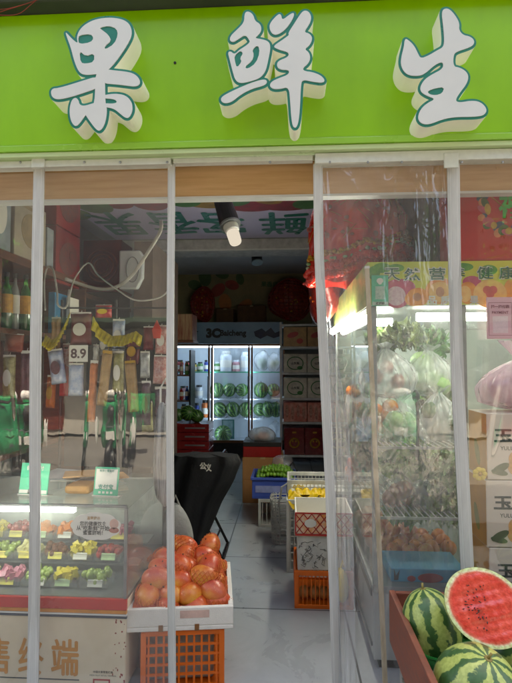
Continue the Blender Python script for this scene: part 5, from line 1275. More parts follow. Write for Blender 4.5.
b = MB(); b.box(x0_, x1_, Y3, Y3+.36, zw+.001, zw+.01); b.box(x0_, x1_, Y3+.0, Y3+.008, zw+.0101, zt2); b.box(x0_, x1_, Y3+.352, Y3+.36, zw+.0101, zt2); b.box(x0_, x0_+.008, Y3+.0081, Y3+.3519, zw+.0101, zt2); b.box(x1_-.008, x1_, Y3+.0081, Y3+.3519, zw+.0101, zt2); b.build('wall', M_paper, t)
b = MB(); n_ = 7; hh = zt2-zw-.012; ww = (x1_-x0_)/n_
for i in range(n_):
    xa_ = x0_+ww*i; xm = xa_+ww/2; xb_ = xa_+ww; zz0, zz1 = zw+.014, zt2-.006; zm = (zz0+zz1)/2
    for k in range(2):
        zl, zh = (zz0, zm) if k == 0 else (zm, zz1)
        b.tube([(xa_, Y3-.002, zl), (xb_, Y3-.002, zh)], .0028, 5); b.tube([(xa_, Y3-.0035, zh), (xb_, Y3-.0035, zl)], .0028, 5)
b.box(x0_-.001, x1_, Y3-.004, Y3-.0005, zt2-.006, zt2+.003); b.box(x0_-.001, x1_, Y3-.004, Y3-.0005, zw+.004, zw+.016); b.box(x0_-.003, x0_+.004, Y3-.004, Y3-.0005, zw+.0161, zt2-.0061)
b.build('red_lattice', mat('lattice red', C('#bb2a22'), .4), t)
b = MB(); b.disc((x0_+X(318, Y3))/2+.02, (zw+zt2)/2+.01, .035, .025, FR(0, Y3-.005, 0), .002); b.build('white_emblem', M_paper, t)
b = MB(); b.box(x0_+.006, x1_-.002, Y3-.0012, Y3-.0002, zw+.018, zt2-.008); b.build('orange_print', mat('orange yellow print', C('#d9d2c0'), .5, C('#d98a3a'), scale=26), t)
t = thing('yellow_bag', 'crumpled yellow bag lying beside the orange floor crate behind the plastic fold', 'bag')
w0 = P(338, 574, Y3-.1); MB().ell((w0.x+.02, Y3-.06, .17), (.045, .05, .10), fn=crumple(66, .2), nu=20, nv=16).build('bag', M_yell, t, smooth=True); MB().tube([(w0.x+.02, Y3-.06, .26), (w0.x+.03, Y3-.07, .31), (w0.x+.04, Y3-.05, .27)], .006, 6).build('knot', M_yell, t)
# ================================================================== RIGHT GLASS CABINET
YG = 2.50
cx0 = X(372, YG, 420); cx1 = 2.27; YB3 = 4.35
zt_ = Z(306, YG, 410); ztop_ = Z(263, YG, 410); zb_ = Z(588, YG, 420)
M_grey = mat('grey metal', C('#8d918f'), .4, metal=.3, scale=12, amt=.25)
gc = thing('glass_cabinet', 'tall lit glass cabinet of bagged fruit at the right of the doorway', 'display cabinet', (0, YG, 0))
MB().box(cx0, cx1, YG+.01, YB3, .05, zb_-.03).build('base', mat('cabinet base', C('#9a9c9a'), .5, scale=4, amt=.25), gc, bevel=.004)
MB().box(cx0+.03, cx1-.03, YG+.04, YB3-.03, 0, .0495).build('plinth', M_dark, gc)
MB().box(cx0-.002, cx1, YG+.005, YB3, zb_-.0295, zb_).build('deck', M_grey, gc, bevel=.002)
MB().box(cx0, cx1, YG, YB3, zt_, zt_+.04).build('top_frame', M_grey, gc, bevel=.003)
MB().box(cx0, cx1, YG+.02, YB3, ztop_-.02, ztop_).build('roof', film('light passing roof', refl=.06, haze=.25, bump=0, rough=.1), gc)  # roof made translucent to let tube light up to hamper and ceiling
for (x_, y_) in ((cx0, YG), (cx0, YB3-.03), (cx1-.03, YG), (X(462, YG), YG)):
    MB().box(x_, x_+.028, y_+.001, y_+.03, zb_, zt_).build('post', M_grey, gc, bevel=.003)
MB().box(cx0+.03, cx1-.03, YG+.008, YG+.013, zb_, zt_).build('front_glass', M_glass, gc)
MB().box(cx0+.008, cx0+.013, YG+.031, YB3-.03, zb_, zt_).build('side_glass', M_glass, gc)
MB().box(cx0+.01, cx1, YB3-.02, YB3, zb_, zt_).build('back_panel', mat('cab back', C('#c3cbc6'), .3, scale=4, amt=.1), gc)
MB().box(cx1-.012, cx1-.001, YG+.031, YB3-.03, zb_, zt_).build('side_panel', mat('cab back', C('#c3cbc6')), gc)
MB().box(cx0-.006, cx0-.0005, YG+.04, YB3, zb_-.06, zb_-.02).build('side_rail', mat('dark rail', C('#3c4248'), .4), gc)
MB().box(cx0-.006, cx0-.0005, YG+.04, YB3, .10, .115).build('side_rail', mat('dark rail', C('#3c4248')), gc)
tube_m = glow('cabinet tube', (.92, 1, .96, 1), 7)
for (xa_, xb_, yy, zz_) in ((X(418, YG+.1), X(452, YG+.1), YG+.10, zt_-.045), (X(372, YG+.3), X(395, YG+.3), YG+.35, zt_-.05), (X(462, YG+.1), 2.0, YG+.10, zt_-.045)):
    MB().cyl((xa_, yy, zz_), (xb_, yy, zz_), .021, n=14).build('light_tube', tube_m, gc)
MB().cyl((cx0-.035, YG+.45, zt_-.02), (cx0-.035, YB3-.15, zt_-.02), .024, n=14).build('light_tube', glow('side tube', (.92, 1, .97, 1), 14), gc)  # side tube set outside the glass as added fill for aisle and ceiling
MB().box(cx0-.02, cx0-.0165, YG+.40, YB3-.1, zt_-.03, zt_+.0).build('tube_holder', M_white, gc)
# side banner and front banner
gz = zt_+.041
bn = thing('fruit_banner', 'green and yellow fruit banner with dark green characters across the cabinet top', 'banner', (0, YG-.02, zt_))
MB().box(cx0-.008, cx1, YG-.012, YG-.003, zt_+.004, ztop_+.004).build('sheet', mat('banner ground', C('#d5c33a'), .4, C('#98b544'), scale=1.1, detail=3), bn)
MB().box(cx0-.016, cx0-.0085, YG-.012, YB3, zt_+.004, ztop_+.004).build('side_sheet', mat('banner side', C('#5f9a4a'), .4, C('#c9c06a'), scale=5, detail=3, stretch=(1, 1.2, 2)), bn)
def bp(px, py): w = P(px, py, YG-.012); return w.x, w.z
FBN = FR(0, YG-.012, 0)
def bprint(nm, col, items, t, col2=None, sc=10):
    q = MB()
    for px, py, rx, ry in items: x_, z_ = bp(px, py); q.disc(x_, z_, rx/F*YG, ry/F*YG, FBN, t)
    return q.build(nm, mat('bp '+nm, C(col), .45, C(col2) if col2 else None, scale=sc), bn)
bprint('leaf_print', '#5f9a34', ((382, 268, 9, 5), (396, 268, 8, 4), (374, 273, 6, 7), (463, 267, 10, 4), (410, 294, 9, 5), (432, 296, 7, 5), (489, 270, 8, 5)), .0008, '#2f6f2a', 30)
bprint('pink_fruit_print', '#c2506a', ((400, 287, 15, 8), (397, 296, 13, 12), (472, 282, 9, 6)), .0012, '#a63a56', 25)
bprint('white_flesh_print', '#d8c0be', ((396, 296, 9.5, 9.5),), .0018, '#c09a9c', 90)
bprint('orange_fruit_print', '#dd8f2c', ((418, 297, 11, 9), (413, 299, 8, 7), (440, 291, 14, 13), (468, 293, 9, 11), (510, 292, 6, 12)), .0022, '#c9741e', 30)
bprint('melon_print', '#dfb163', ((440, 292, 11, 10), (465, 294, 6, 8), (490, 294, 16, 14)), .0027, '#d09a50', 30)
bprint('heart_print', '#d05a50', ((487, 290, 4, 4), (493, 290, 4, 4), (490, 294, 4, 4)), .0032)
bprint('seed_print', '#c07a4a', ((440, 292, 4, 5), (417, 297, 4, 4)), .0033)
q = MB(); qw = MB()
for ch, px, py in (('天', 392, 274.5), ('然', 412, 274.5), ('营', 437, 274), ('养', 457, 274), ('健', 485, 273), ('康', 507, 273)):
    x_, z_ = bp(px, py); me = text(ch, 16.8/F*YG, 13.6/F*YG, .045, .0040); qw.mesh(me, FR(x_, YG-.012, z_)); me = text(ch, 15.6/F*YG, 12.2/F*YG, .012, .0047); q.mesh(me, FR(x_, YG-.012, z_))
qw.build('lettering_edge', M_paper, bn); q.build('lettering', mat('deep green ink', C('#1c5a3c'), .5), bn)
q = MB()
for ch, px in (('品', 432), ('质', 445), ('鲜', 458), ('果', 474)):
    x_, z_ = bp(px, 300.5); me = text(ch, 9/F*YG, 9/F*YG, .03, .004); q.mesh(me, FR(x_, YG-.012, z_))
q.build('pale_lettering', mat('pale grey ink', C('#c9ccc0'), .5), bn)
# green service card on the banner
a, c_ = P(372, 306, YG-.03), P(388.5, 275, YG-.03)
gl = thing('service_card', 'green card with a white emblem and panel stuck to the left end of the banner', 'card'); MB().box(a.x, c_.x, YG-.026, YG-.018, a.z, c_.z).build('card', M_mint, gl, bevel=.002)
w_ = c_.x-a.x; hh = c_.z-a.z; mx_ = (a.x+c_.x)/2
q = MB(); fr = FR(mx_, YG-.026, 0); q.rect(-w_*.28, w_*.28, a.z+hh*.22, a.z+hh*.64, fr, .001); q.rect(-w_*.46, w_*.46, a.z+.004, a.z+hh*.14, fr, .001); q.build('white_panel', mat('pale green panel', C('#b5c9b6'), .6, C('#86a891'), scale=90), gl)
q = MB(); q.disc(0, a.z+hh*.82, w_*.2, hh*.09, fr, .001); q.disc(0, a.z+hh*.76, w_*.12, hh*.06, fr, .0014); q.build('emblem', M_paper, gl)
q = MB(); addtext(q, '收钱码', FR(mx_, YG-.0272, a.z+hh*.085), w_*.5, None, .03); q.build('lettering', M_ink, gl)
# pink payment sign hanging at right
a, c_ = P(487, 339, YG-.05), P(513, 297, YG-.05)
pk = thing('payment_sign', 'pale pink rounded sign with fine red lettering hanging from the fruit banner', 'sign'); w_, hh, mx_, mz_ = c_.x-a.x, c_.z-a.z, (a.x+c_.x)/2, (a.z+c_.z)/2
MB().box(a.x, c_.x, YG-.054, YG-.046, a.z, c_.z).build('card', mat('pink card', C('#dba8b0'), .5, scale=6, amt=.08), pk, bevel=.0035)
q = MB(); fr = FR(mx_, YG-.054, mz_)
for (u0, u1, v0, v1) in ((-.42, .42, .36, .37), (-.42, .42, -.42, -.41), (-.43, -.42, -.42, .37), (.42, .43, -.42, .37)): q.rect(u0*w_, u1*w_, v0*hh, v1*hh, fr, .001)
q.build('outline', mat('rose ink', C('#9a5464'), .6), pk)
q = MB(); addtext(q, '扫一扫付款', FR(mx_, YG-.0545, mz_+hh*.27), w_*.7, None, .03); addtext(q, 'PAYMENT', FR(mx_, YG-.0545, mz_+hh*.13), w_*.62, None, .02); q.build('lettering', mat('rose ink', C('#9a5464')), pk)
q = MB(); q.rect(-w_*.28, w_*.28, -hh*.36, hh*.04, fr, .001); q.build('pale_panel', mat('pale pink', C('#dfc0c6'), .6, scale=80, amt=.12), pk)
# red gift box with wreath
a, c_ = P(457, 259.5, YG), P(520, 172, YG)
rb = thing('gift_box', 'big bright red gift box with a fruit wreath print on top of the cabinet', 'gift box')
MB().box(a.x, a.x+.62, YG-.0, YG+.28, ztop_+.005, c_.z).build('body', mat('gift red', C('#c31f14'), .35, C('#b01810'), scale=2, coat=.3), rb, bevel=.012)
MB().box(a.x-.0012, a.x+.6212, YG-.002, YG+.282, c_.z-.10, c_.z-.098).build('lid_seam', mat('dark red seam', C('#6f100c'), .5), rb)
q = {}; rq = random.Random(6); wc = P(510, 205, YG)
cols_ = {'blue_fruit_print': '#3a4a68', 'peach_fruit_print': '#d9895a', 'green_leaf_print': '#4f6a30', 'pink_fruit_print': '#c9566a', 'gold_print': '#c9a23a'}
for i, (nm, cl_) in enumerate(cols_.items()):
    q_ = MB()
    for k in range(9):
        th = k*.698+i*.14+rq.uniform(-.1, .1); rr0 = .125+rq.uniform(-.022, .022); q_.disc(wc.x+rr0*math.cos(th), wc.z+rr0*math.sin(th), rq.uniform(.016, .032), rq.uniform(.014, .024), FR(0, YG, 0), .0008+.0004*i, 12, rq.uniform(0, 3))
    q_.build(nm, mat('rb '+nm, C(cl_), .5, scale=40), rb)
q_ = MB(); q_.tube([(wc.x-.16, YG-.004, wc.z+.15), (wc.x-.11, YG-.004, wc.z+.06), (wc.x-.03, YG-.004, wc.z-.01)], .0025, 5); q_.build('gold_stroke', M_gold, rb)
q_ = MB(); addtext(q_, '福', FR(wc.x-.005, YG-.004, wc.z-.0), .10, .13, .03); q_.build('lettering', mat('bright print green', C('#3fc04a'), .4), rb)

# hamper wrapped in red on the cabinet top
hp = thing('gift_hamper', 'large gift hamper wrapped in red printed cellophane with a gold frilled band on the cabinet', 'gift hamper', (0, 3.0, ztop_))
YHm = 3.0; w0 = P(366, 250, YHm); hx = X(362, YHm, 250)
zlo = ztop_+.002; M_cell = mat('red cellophane', C('#e2331f'), .22, C('#a01a12'), scale=11, bump=1.0, bscale=14, coat=.8, stretch=(1, 1, .6))
rx = (X(417, YHm, 250)-X(311, YHm, 250))/2; zhi = Z(180, YHm, 366)
def ham(u, v):
    a = u*2*math.pi; t = v; rr0 = (1.0-.10*t-.55*max(0, t-.72)**1.0*1.6)*(1+.05*math.sin(9*a+5*t)+.03*math.sin(17*a-9*t))
    return (hx+rx*rr0*math.cos(a), YHm+.18+rx*.62*rr0*math.sin(a), zlo+(zhi-zlo)*t+.012*math.sin(7*a))
b = MB(); b.grid(ham, 110, 50)
tpv = [b.bm.verts.new(ham(i/110, 1)) for i in range(110)]; cv = b.bm.verts.new((hx, YHm+.18, zhi+.05))
for i in range(110): b.bm.faces.new((tpv[i], tpv[(i+1) % 110], cv))
b.build('cellophane', M_cell, hp, smooth=True)
rq = random.Random(14)
def onh(a, t, o=1.02): 
    p = ham(a/(2*math.pi), t); return Vector((hx+(p[0]-hx)*o, YHm+.18+(p[1]-YHm-.18)*o, p[2]))
def hband(nm, m, tf, dots, rad, n=70):
    b = MB()
    for k in range(n):
        a = math.pi+math.pi*k/(n-1)*1.0; t = tf(a)
        for d in range(dots): p = onh(a+rq.uniform(-.03, .03), t+rq.uniform(-.02, .02), 1.02+rq.uniform(0, .02)); b.ell(p, (rad*rq.uniform(.6, 1.3), rad*.6, rad*rq.uniform(.5, 1.1)), nu=7, nv=5)
    return b.build(nm, m, hp)
slope = lambda a: .36+.12*math.cos(a)
hband('gold_frill', mat('gold frill', C('#c99422'), .3, C('#8a4a14'), scale=30, metal=.4), slope, 3, .012)
hband('flower_trim', mat('flower trim', C('#b9b6a0'), .4, C('#4f8a4a'), scale=30), lambda a: slope(a)-.07, 1, .014, 24)
hband('red_ruffle', mat('red ruffle', C('#dd3020'), .3, C('#a01810'), scale=20), lambda a: slope(a)-.13, 3, .02)
hband('red_ruffle', mat('red ruffle', C('#c4261a')), lambda a: slope(a)-.22, 3, .02)
b = MB()
for k in range(46):
    a = math.pi*1.0+rq.uniform(.1, 3.0); t = rq.uniform(.5, .95); p0 = onh(a, t, 1.012); p1 = onh(a+rq.uniform(-.3, .3), t+rq.uniform(-.12, .12), 1.012); b.tube([p0, (p0+p1)/2+Vector((0, -.006, 0)), p1], .0022, 4)
b.build('gold_print', mat('gold thread', C('#b9802a'), .35, metal=.3), hp)
b = MB()
for k in range(30):
    a = math.pi+rq.uniform(.1, 3.0); t = rq.uniform(.45, .97); p = onh(a, t, 1.01); b.ell(p, (.018*rq.uniform(.4, 1.2), .004, .014*rq.uniform(.4, 1.3)), nu=8, nv=5)
b.build('pale_print', mat('pale rose print', C('#a86a62'), .35, C('#7a3a34'), scale=30), hp)
# lower hamper behind strip, left
b = MB(); w1 = P(312, 290, 3.9)
h2 = thing('gift_hamper', 'smaller red wrapped hamper behind the bowed strip, left of the large hamper', 'gift hamper')
b.ell((w1.x+.13, 4.0, w1.z+.05), (.14, .2, .27), fn=crumple(31, .2), nu=60, nv=40); b.build('cellophane', mat('dark red cellophane', C('#8a1a12'), .3, C('#4a0c08'), scale=14, bump=1, bscale=20), h2, smooth=True)
b = MB()
for k in range(60): d = Vector((rq.uniform(-1, 0), rq.uniform(-1, .1), rq.uniform(-1, 1))).normalized(); b.ell((w1.x+.13+d.x*.145, 4.0+d.y*.205, w1.z+.05+d.z*.275), rq.uniform(.008, .018), nu=7, nv=5)
b.build('orange_trim', mat('orange trim', C('#c95a1e'), .35), h2)

# right shop wall curtain / dark recess
dk = thing('brown_curtain', 'dark brown pleated curtain hanging behind the hamper and red gift box', 'curtain')
b = MB(); b.grid(lambda u, v: (X(404, 3.3)+u*1.5, 3.42+.03*math.sin(u*60)+.01*math.sin(u*23), ztop_+.02+(FZ-.01-ztop_-.02)*v), 160, 4); b.build('cloth', mat('brown cloth', C('#5a3a26'), .8, C('#3a2418'), scale=5, stretch=(6, 1, .4)), dk, smooth=True)
b = MB(); b.tube([(X(404, 3.3), 3.42, FZ-.03), (X(404, 3.3)+1.5, 3.42, FZ-.03)], .012, 8); b.build('rod', M_dark, dk)

# cabinet shelves and goods
sh1, sh2 = Z(520, YG, 420), Z(442, YG+.2, 420)
for z_ in (sh1, sh2):
    b = MB(); b.box(cx0+.03, cx1-.03, YG+.04, YG+.05, z_-.012, z_)
    for k in range(60): x_ = cx0+.04+(cx1-cx0-.08)*k/59; b.box(x_-.0025, x_+.0025, YG+.05, YB3-.06, z_-.006, z_-.001)
    for yy in (3.0, 3.6, 4.2): b.box(cx0+.03, cx1-.03, yy, yy+.008, z_-.014, z_-.0065)
    b.build('wire_shelf', M_greyp, gc)
pr = {}
def fruit(kind, label, x, y, z, r_, m, group, squash=1, rot=(0, 0, 0)):
    key = (kind, m.name)
    if key not in pr:
        t = thing(kind, label, kind.replace('_', ' '), (0, 0, 0), group)
        MB().ell((0, 0, 0), (.05, .05, .047), fn=lambda d: 1-.10*max(0, abs(d.z)-.75)*2, nu=20, nv=14).build('flesh', m, t, smooth=True)
        MB().cyl((0, 0, .042), (.003, 0, .056), .0025, .002, 6).build('stem', mat('stem', C('#5a3c20')), t)
        pr[key] = t
    else: t = dup(pr[key], (0, 0, 0), None, label, None, group)
    t.location = (x, y, z); t.rotation_euler = rot; t.scale = (r_/.05, r_/.05, r_/.05*squash); return t
M_peach = mat('peach', C('#c8443a'), .5, C('#dd9a5a'), scale=22, sss=.05); M_or = mat('orange fruit', C('#dd7416'), .45, scale=120, amt=.15, bump=.2, bscale=300); M_app = mat('apple', C('#9c1f22'), .25, C('#c2683a'), scale=30, coat=.2); M_gapp = mat('green apple', C('#8fa83a'), .3, C('#6f8a2c'), scale=25)
rq = random.Random(23)
for i in range(5):
    for j in range(4):
        for l_ in range(2):
            if l_ and (i in (0, 4) or j == 3): continue
            fruit('peach', 'rosy peach piled behind the side glass at the foot of the cabinet', cx0+.08+j*.085+.03*l_, YG+.35+i*.16, zb_+.045+.065*l_, .044, M_peach, 'peaches on the cabinet floor', rot=(rq.uniform(-1, 1), rq.uniform(-1, 1), 0))
for i in range(4):
    for j in range(3): fruit('orange', 'dim orange on the cabinet floor behind the blue carton', X(400, YG+.35)+i*.09, YG+.42+j*.1, zb_+.043, .042, M_or, 'oranges on the cabinet floor', rot=(rq.uniform(-1, 1), rq.uniform(-1, 1), 0))
# blue flat carton at the front bottom
a, c_ = P(391, 586, YG+.06), P(466, 570, YG+.06)
bl2 = thing('blue_carton', 'flat light blue carton with a red fruit print at the foot of the cabinet glass', 'carton')
MB().box(a.x, c_.x, YG+.06, YG+.30, zb_+.001, c_.z-.0).build('body', mat('sky blue', C('#3f9cc4'), .4, scale=5, amt=.15), bl2, bevel=.004)
q = MB(); q.disc((a.x+c_.x)/2+.01, (a.z+c_.z)/2, .06, .022, FR(0, YG+.06, 0), .001); q.disc((a.x+c_.x)/2-.08, (a.z+c_.z)/2-.005, .02, .014, FR(0, YG+.06, 0), .001); q.build('red_print', M_red, bl2)
q = MB(); q.prism([(0, 0), (.02, 0), (.028, .05), (.01, .02), (.0, .055)], FR(a.x+.015, YG+.06, zb_+.01), .001); q.build('dark_print', M_ink, bl2)
# bags on the shelves
def bag(label, px, py, rx, rz, Y, m=None, fill=None, fr_=.045, n=8, seed=0, knot=True):
    w = P(px, py, Y); k = Y/F; rq2 = random.Random(seed)
    t = thing('plastic_bag', label, 'bag', tuple(w), 'bags of produce in the glass cabinet')
    b = MB(); b.grid(sack((w.x, w.y, w.z-rz*k), rx*k*1.25, rx*k*.9, rz*k*2.1, seed, .9, (rq2.uniform(-.1, .1), 0)), 72, 34); b.build('bag', m or M_bag, t, smooth=True, recalc=False)
    if fill:
        b = MB()
        for _ in range(n):
            d = Vector((rq2.uniform(-1, 1), rq2.uniform(-1, 1), rq2.uniform(-1, 1))); b.ell((w.x+d.x*(rx*k*.58), w.y+d.y*rx*k*.35, w.z+d.z*rz*k*.5-rz*k*.12), fr_*rq2.uniform(.8, 1.1), nu=12, nv=9)
        b.build('contents', fill, t, smooth=True)
    return t
M_gr = mat('ggrape', C('#8fae3a')); M_cab_ = mat('cabbage', C('#a9bf8a'), .5, C('#6f9a4a'), scale=16); M_spin = mat('greens', C('#2f5a24'), .55, C('#18351a'), scale=20)
bag('milky bag with a red apple behind the left of the cabinet glass', 389, 372, 23, 26, YG+.35, M_bagw, M_app, .045, 3, 1)
bag('milky bag sagging in the middle of the upper cabinet shelf', 425, 372, 22, 24, YG+.45, M_bagw, M_cab_, .06, 6, 2)
bag('clear bag of oranges low on the left of the upper cabinet shelf', 384, 415, 17, 24, YG+.3, M_bag, M_or, .042, 9, 3)
bag('clear bag of pale green cabbages in the middle of the cabinet', 404, 432, 22, 34, YG+.30, M_bag, M_cab_, .06, 8, 4)
bag('white bag of leafy greens at the right of the cabinet centre', 437, 420, 20, 30, YG+.35, M_bagw, M_spin, .05, 8, 5)
bag('clear bag of red apples on the lower cabinet shelf', 398, 492, 18, 20, YG+.3, M_bag, M_app, .045, 9, 6)
bag('clear bag of dark greens on the lower cabinet shelf at the right', 436, 492, 24, 22, YG+.35, M_bag, M_spin, .05, 10, 7)
bag('clear bag of green apples behind the dark greens', 420, 470, 18, 18, YG+.5, M_bag, M_gapp, .045, 8, 8)
bag('milky bag in the deep left corner of the cabinet', 357, 400, 10, 28, YG+1.0, M_bagw, M_or, .045, 5, 9)
bag('clear bag of red fruit at the deep left of the cabinet', 356, 470, 9, 22, YG+1.0, M_bag, M_app, .045, 7, 10)
# leafy wreath heaps at the top
def leafheap(name, label, px, py, rx, rz, Y, n, seed, cat, m):
    w = P(px, py, Y); k = Y/F; rq2 = random.Random(seed); b = MB()
    for _ in range(n):
        d = Vector((rq2.gauss(0, .5), rq2.gauss(0, .4), rq2.gauss(0, .5))); 
        if d.length > 1.1: continue
        c0 = Vector((w.x+d.x*rx*k, w.y+d.y*rx*k*.6, w.z+d.z*rz*k)); s = rq2.uniform(.018, .045)*(1 if n < 600 else 1.25)
        M = Matrix.Translation(c0) @ Euler((rq2.uniform(0, 6), rq2.uniform(0, 6), rq2.uniform(0, 6))).to_matrix().to_4x4()
        b._add([(-s, 0, 0), (-s*.2, s*.45, s*.12), (s, 0, .0), (-s*.2, -s*.45, s*.12)], [(0, 1, 2, 3)], M)
    o = b.build(name, m, None, recalc=False); tag(o, label, cat); return o
leafheap('leafy_herbs', 'heap of olive green leafy herbs under the light at the top of the cabinet', 405, 335, 22, 12, YG+.35, 520, 1, 'herbs', mat('olive leaf', C('#6f7a3a'), .5, C('#3c4a20'), scale=20))
leafheap('spring_greens', 'bunch of dark spring greens hanging in the middle of the cabinet', 432, 345, 16, 16, YG+.5, 420, 2, 'greens', M_leaf)
for k_, (px_, py_, rx_, rz_, Y_, col_, nm_) in enumerate(((392, 455, 16, 18, .3, '#a9c86a', 'pale green heads of lettuce at the left of the middle cabinet shelf'), (436, 400, 18, 22, .6, '#6f9a44', 'dark green bunches piled at the back of the upper cabinet shelf'), (405, 505, 20, 16, .35, '#6a9a44', 'dark green leafy bunches at the left of the lower cabinet shelf'), (446, 505, 16, 16, .2, '#86ae52', 'mid green leafy bunches at the right end of the lower cabinet shelf'), (380, 345, 12, 12, .4, '#7a8a3c', 'small yellow-green herb bunch under the cabinet light at the left'), (364, 440, 8, 30, .9, '#4f7a34', 'green bunches in the deep left part of the cabinet'))):
    leafheap('leafy_vegetables', nm_, px_, py_, rx_, rz_, YG+Y_, 700, 50+k_, 'vegetables', mat('veg%d' % k_, C(col_), .5, C('#3f6a2a'), scale=18))
leafheap('leafy_greens', 'bright green leafy bundle on the lower cabinet shelf', 414, 455, 18, 14, YG+.18, 420, 3, 'greens', mat('fresh leaf', C('#7fa83a'), .5, C('#3f7a2a'), scale=20))
leafheap('scallion_bundle', 'pale green scallion bundle at the right of the lower shelf', 440, 470, 18, 18, YG+.2, 420, 4, 'scallions', mat('pale leaf', C('#b5c79a'), .5, C('#6f9a4a'), scale=20))
t = thing('black_ladle', 'black handled scoop hanging between the bags in the cabinet', 'scoop'); w = P(414, 392, YG+.1)
MB().tube([P(417, 460, YG+.12), P(418, 425, YG+.11), P(417, 400, YG+.1)], .008, 8).build('handle', M_black, t); MB().ell(tuple(P(416, 396, YG+.1)), (.02, .015, .03), fn=crumple(3, .08)).build('bowl', M_black, t, smooth=True)

# leaning batten in front of the cabinet
lb2 = thing('wood_batten', 'long pale wooden batten leaning against the front left corner of the cabinet', 'batten')
a, c_ = P(385, 679, 2.36), P(367, 268, 2.44)
d = (c_-a); ext = a-d*(a.z/d.z)*.995
b = MB(); b.tube([ext, c_], .014, 4); b.build('stick', mat('pale wood', C('#c9b79a'), .7, C('#a8926f'), scale=12, stretch=(4, 4, .6)), lb2)
b = MB(); b.tube([c_-d*.002, c_+d*.004], .0155, 4); b.build('end_cap', M_white, lb2)

# pear cartons
gname = 'stacked pear cartons'
M_pc = mat('pear carton', C('#d3c6b4'), .6, scale=5, amt=.08); M_po = mat('carton side orange', C('#b98438'), .6, scale=14, amt=.2)
hgt = (Z(413, 2.27, 500)-.1)/4; pn = ['lowest', 'second from the bottom', 'third from the bottom', 'topmost']
pxl = X(487, 2.27, 480)
pal = thing('low_pallet', 'low wooden pallet under the stack of pear cartons', 'pallet'); 
for k in range(3): MB().box(pxl+.02+k*.16, pxl+.10+k*.16, 2.28, 2.48, 0, .075).build('block', M_wood, pal)
MB().box(pxl, pxl+.46, 2.275, 2.49, .0755, .0975).build('plank', M_wood, pal)
for i in range(4):
    z0_ = .10+i*hgt+.001; z1_ = z0_+hgt-.004; jx = [0, .004, -.004, .003][i]
    t = thing('pear_carton', 'white pear carton with an orange side, %s of its stack' % pn[i], 'carton', (pxl+jx, 2.27, z0_), gname)
    MB().box(pxl+jx, pxl+jx+.46, 2.27, 2.488, z0_, z1_).build('body', M_pc, t, bevel=.003)
    MB().box(pxl+jx-.0015, pxl+jx, 2.273, 2.485, z0_+.003, z1_-.003).build('side_print', M_po, t)
    q = MB(); q.disc(0, 0, .025, .06, SL(pxl+jx-.0015, 2.38, z0_+hgt*.35), .001, a=.4); q.build('leaf_print', mat('dull leaf', C('#7a7a34'), .6), t)
    q = MB(); addtext(q, '玉露香', FR(pxl+jx+.15, 2.27, z0_+hgt*.66), .24, .062, .035); addtext(q, 'YULUXIANG', FR(pxl+jx+.12, 2.27, z0_+hgt*.47), .13, None, .01); q.build('lettering', mat('green black ink', C('#22352c'), .6), t)
    q = MB(); q.disc(pxl+jx+.13, z0_+hgt*.19, .045, .04, FR(0, 2.27, 0), .001); q.disc(pxl+jx+.11, z0_+hgt*.31, .02, .03, FR(0, 2.27, 0), .0014); q.build('pear_print', mat('pear print', C('#d9a05a'), .5, scale=30), t)
    q = MB(); q.disc(pxl+jx+.055, z0_+hgt*.17, .04, .016, FR(0, 2.27, 0), .0018, a=.5); q.disc(pxl+jx+.05, z0_+hgt*.11, .035, .012, FR(0, 2.27, 0), .0022, a=-.2); q.build('leaf_print', mat('leafprint', C('#3f5a34'), .5), t)
t = thing('paper_flower', 'small yellow paper flower tucked by the pear cartons', 'flower'); w = P(480, 474, 2.262)
b = MB()
for k in range(7): b.ell((w.x+.018*math.cos(k*.9), w.y, w.z+.018*math.sin(k*.9)), (.014, .006, .012), nu=8, nv=6)
b.build('petals', M_yell, t, smooth=True); MB().ell(tuple(w-Vector((0, .004, 0))), .008, nu=8, nv=6).build('centre', M_gold, t, smooth=True)
t = thing('pink_bag', 'large crumpled pink plastic bag slumped over the top pear carton', 'bag'); 
w = P(502, 396, 2.36)
b = MB(); b.grid(sack((w.x+.10, 2.38, .10+4*hgt+.002), .205, .11, .31, 91, .74, (-.05, 0)), 110, 50); b.build('bag', M_bagp, t, smooth=True, recalc=False)
MB().ell((w.x+.07, 2.42, .10+4*hgt+.09), (.12, .07, .07), fn=crumple(92, .2), nu=20, nv=16).build('contents', mat('bag inner', C('#c9a0a8'), .6), t, smooth=True)

# ================================================================== WATERMELON BIN IN FRONT
M_bw = mat('bin wood', C('#8a4a34'), .55, C('#6a3626'), scale=6, stretch=(2, 2, 8), bump=.1)
bz = Z(590, 2.1, 400); bx0 = X(389, 2.1, 590); bx1 = bx0+1.0; by0, by1 = 1.22, 2.10
wb = thing('watermelon_bin', 'reddish brown wooden bin of watermelons standing at the shop front', 'bin', (bx0, by1, 0))
MB().box(bx0, bx0+.022, by0, by1, bz-.20, bz).build('side_board', M_bw, wb, bevel=.003)
MB().box(bx1-.022, bx1, by0, by1, bz-.20, bz).build('side_board', M_bw, wb, bevel=.003)
MB().box(bx0+.0225, bx1-.0225, by1-.022, by1-.001, bz-.20, bz-.002).build('back_board', M_bw, wb, bevel=.003)
MB().box(bx0+.0225, bx1-.0225, by0+.001, by0+.022, bz-.20, bz-.05).build('front_board', M_bw, wb, bevel=.003)
MB().box(bx0+.0225, bx1-.0225, by0+.0225, by1-.0225, bz-.20, bz-.185).build('bottom', M_bw, wb)
M_leg = mat('old leg', C('#a5a29a'), .7, C('#77746c'), scale=10, stretch=(2, 2, 9))
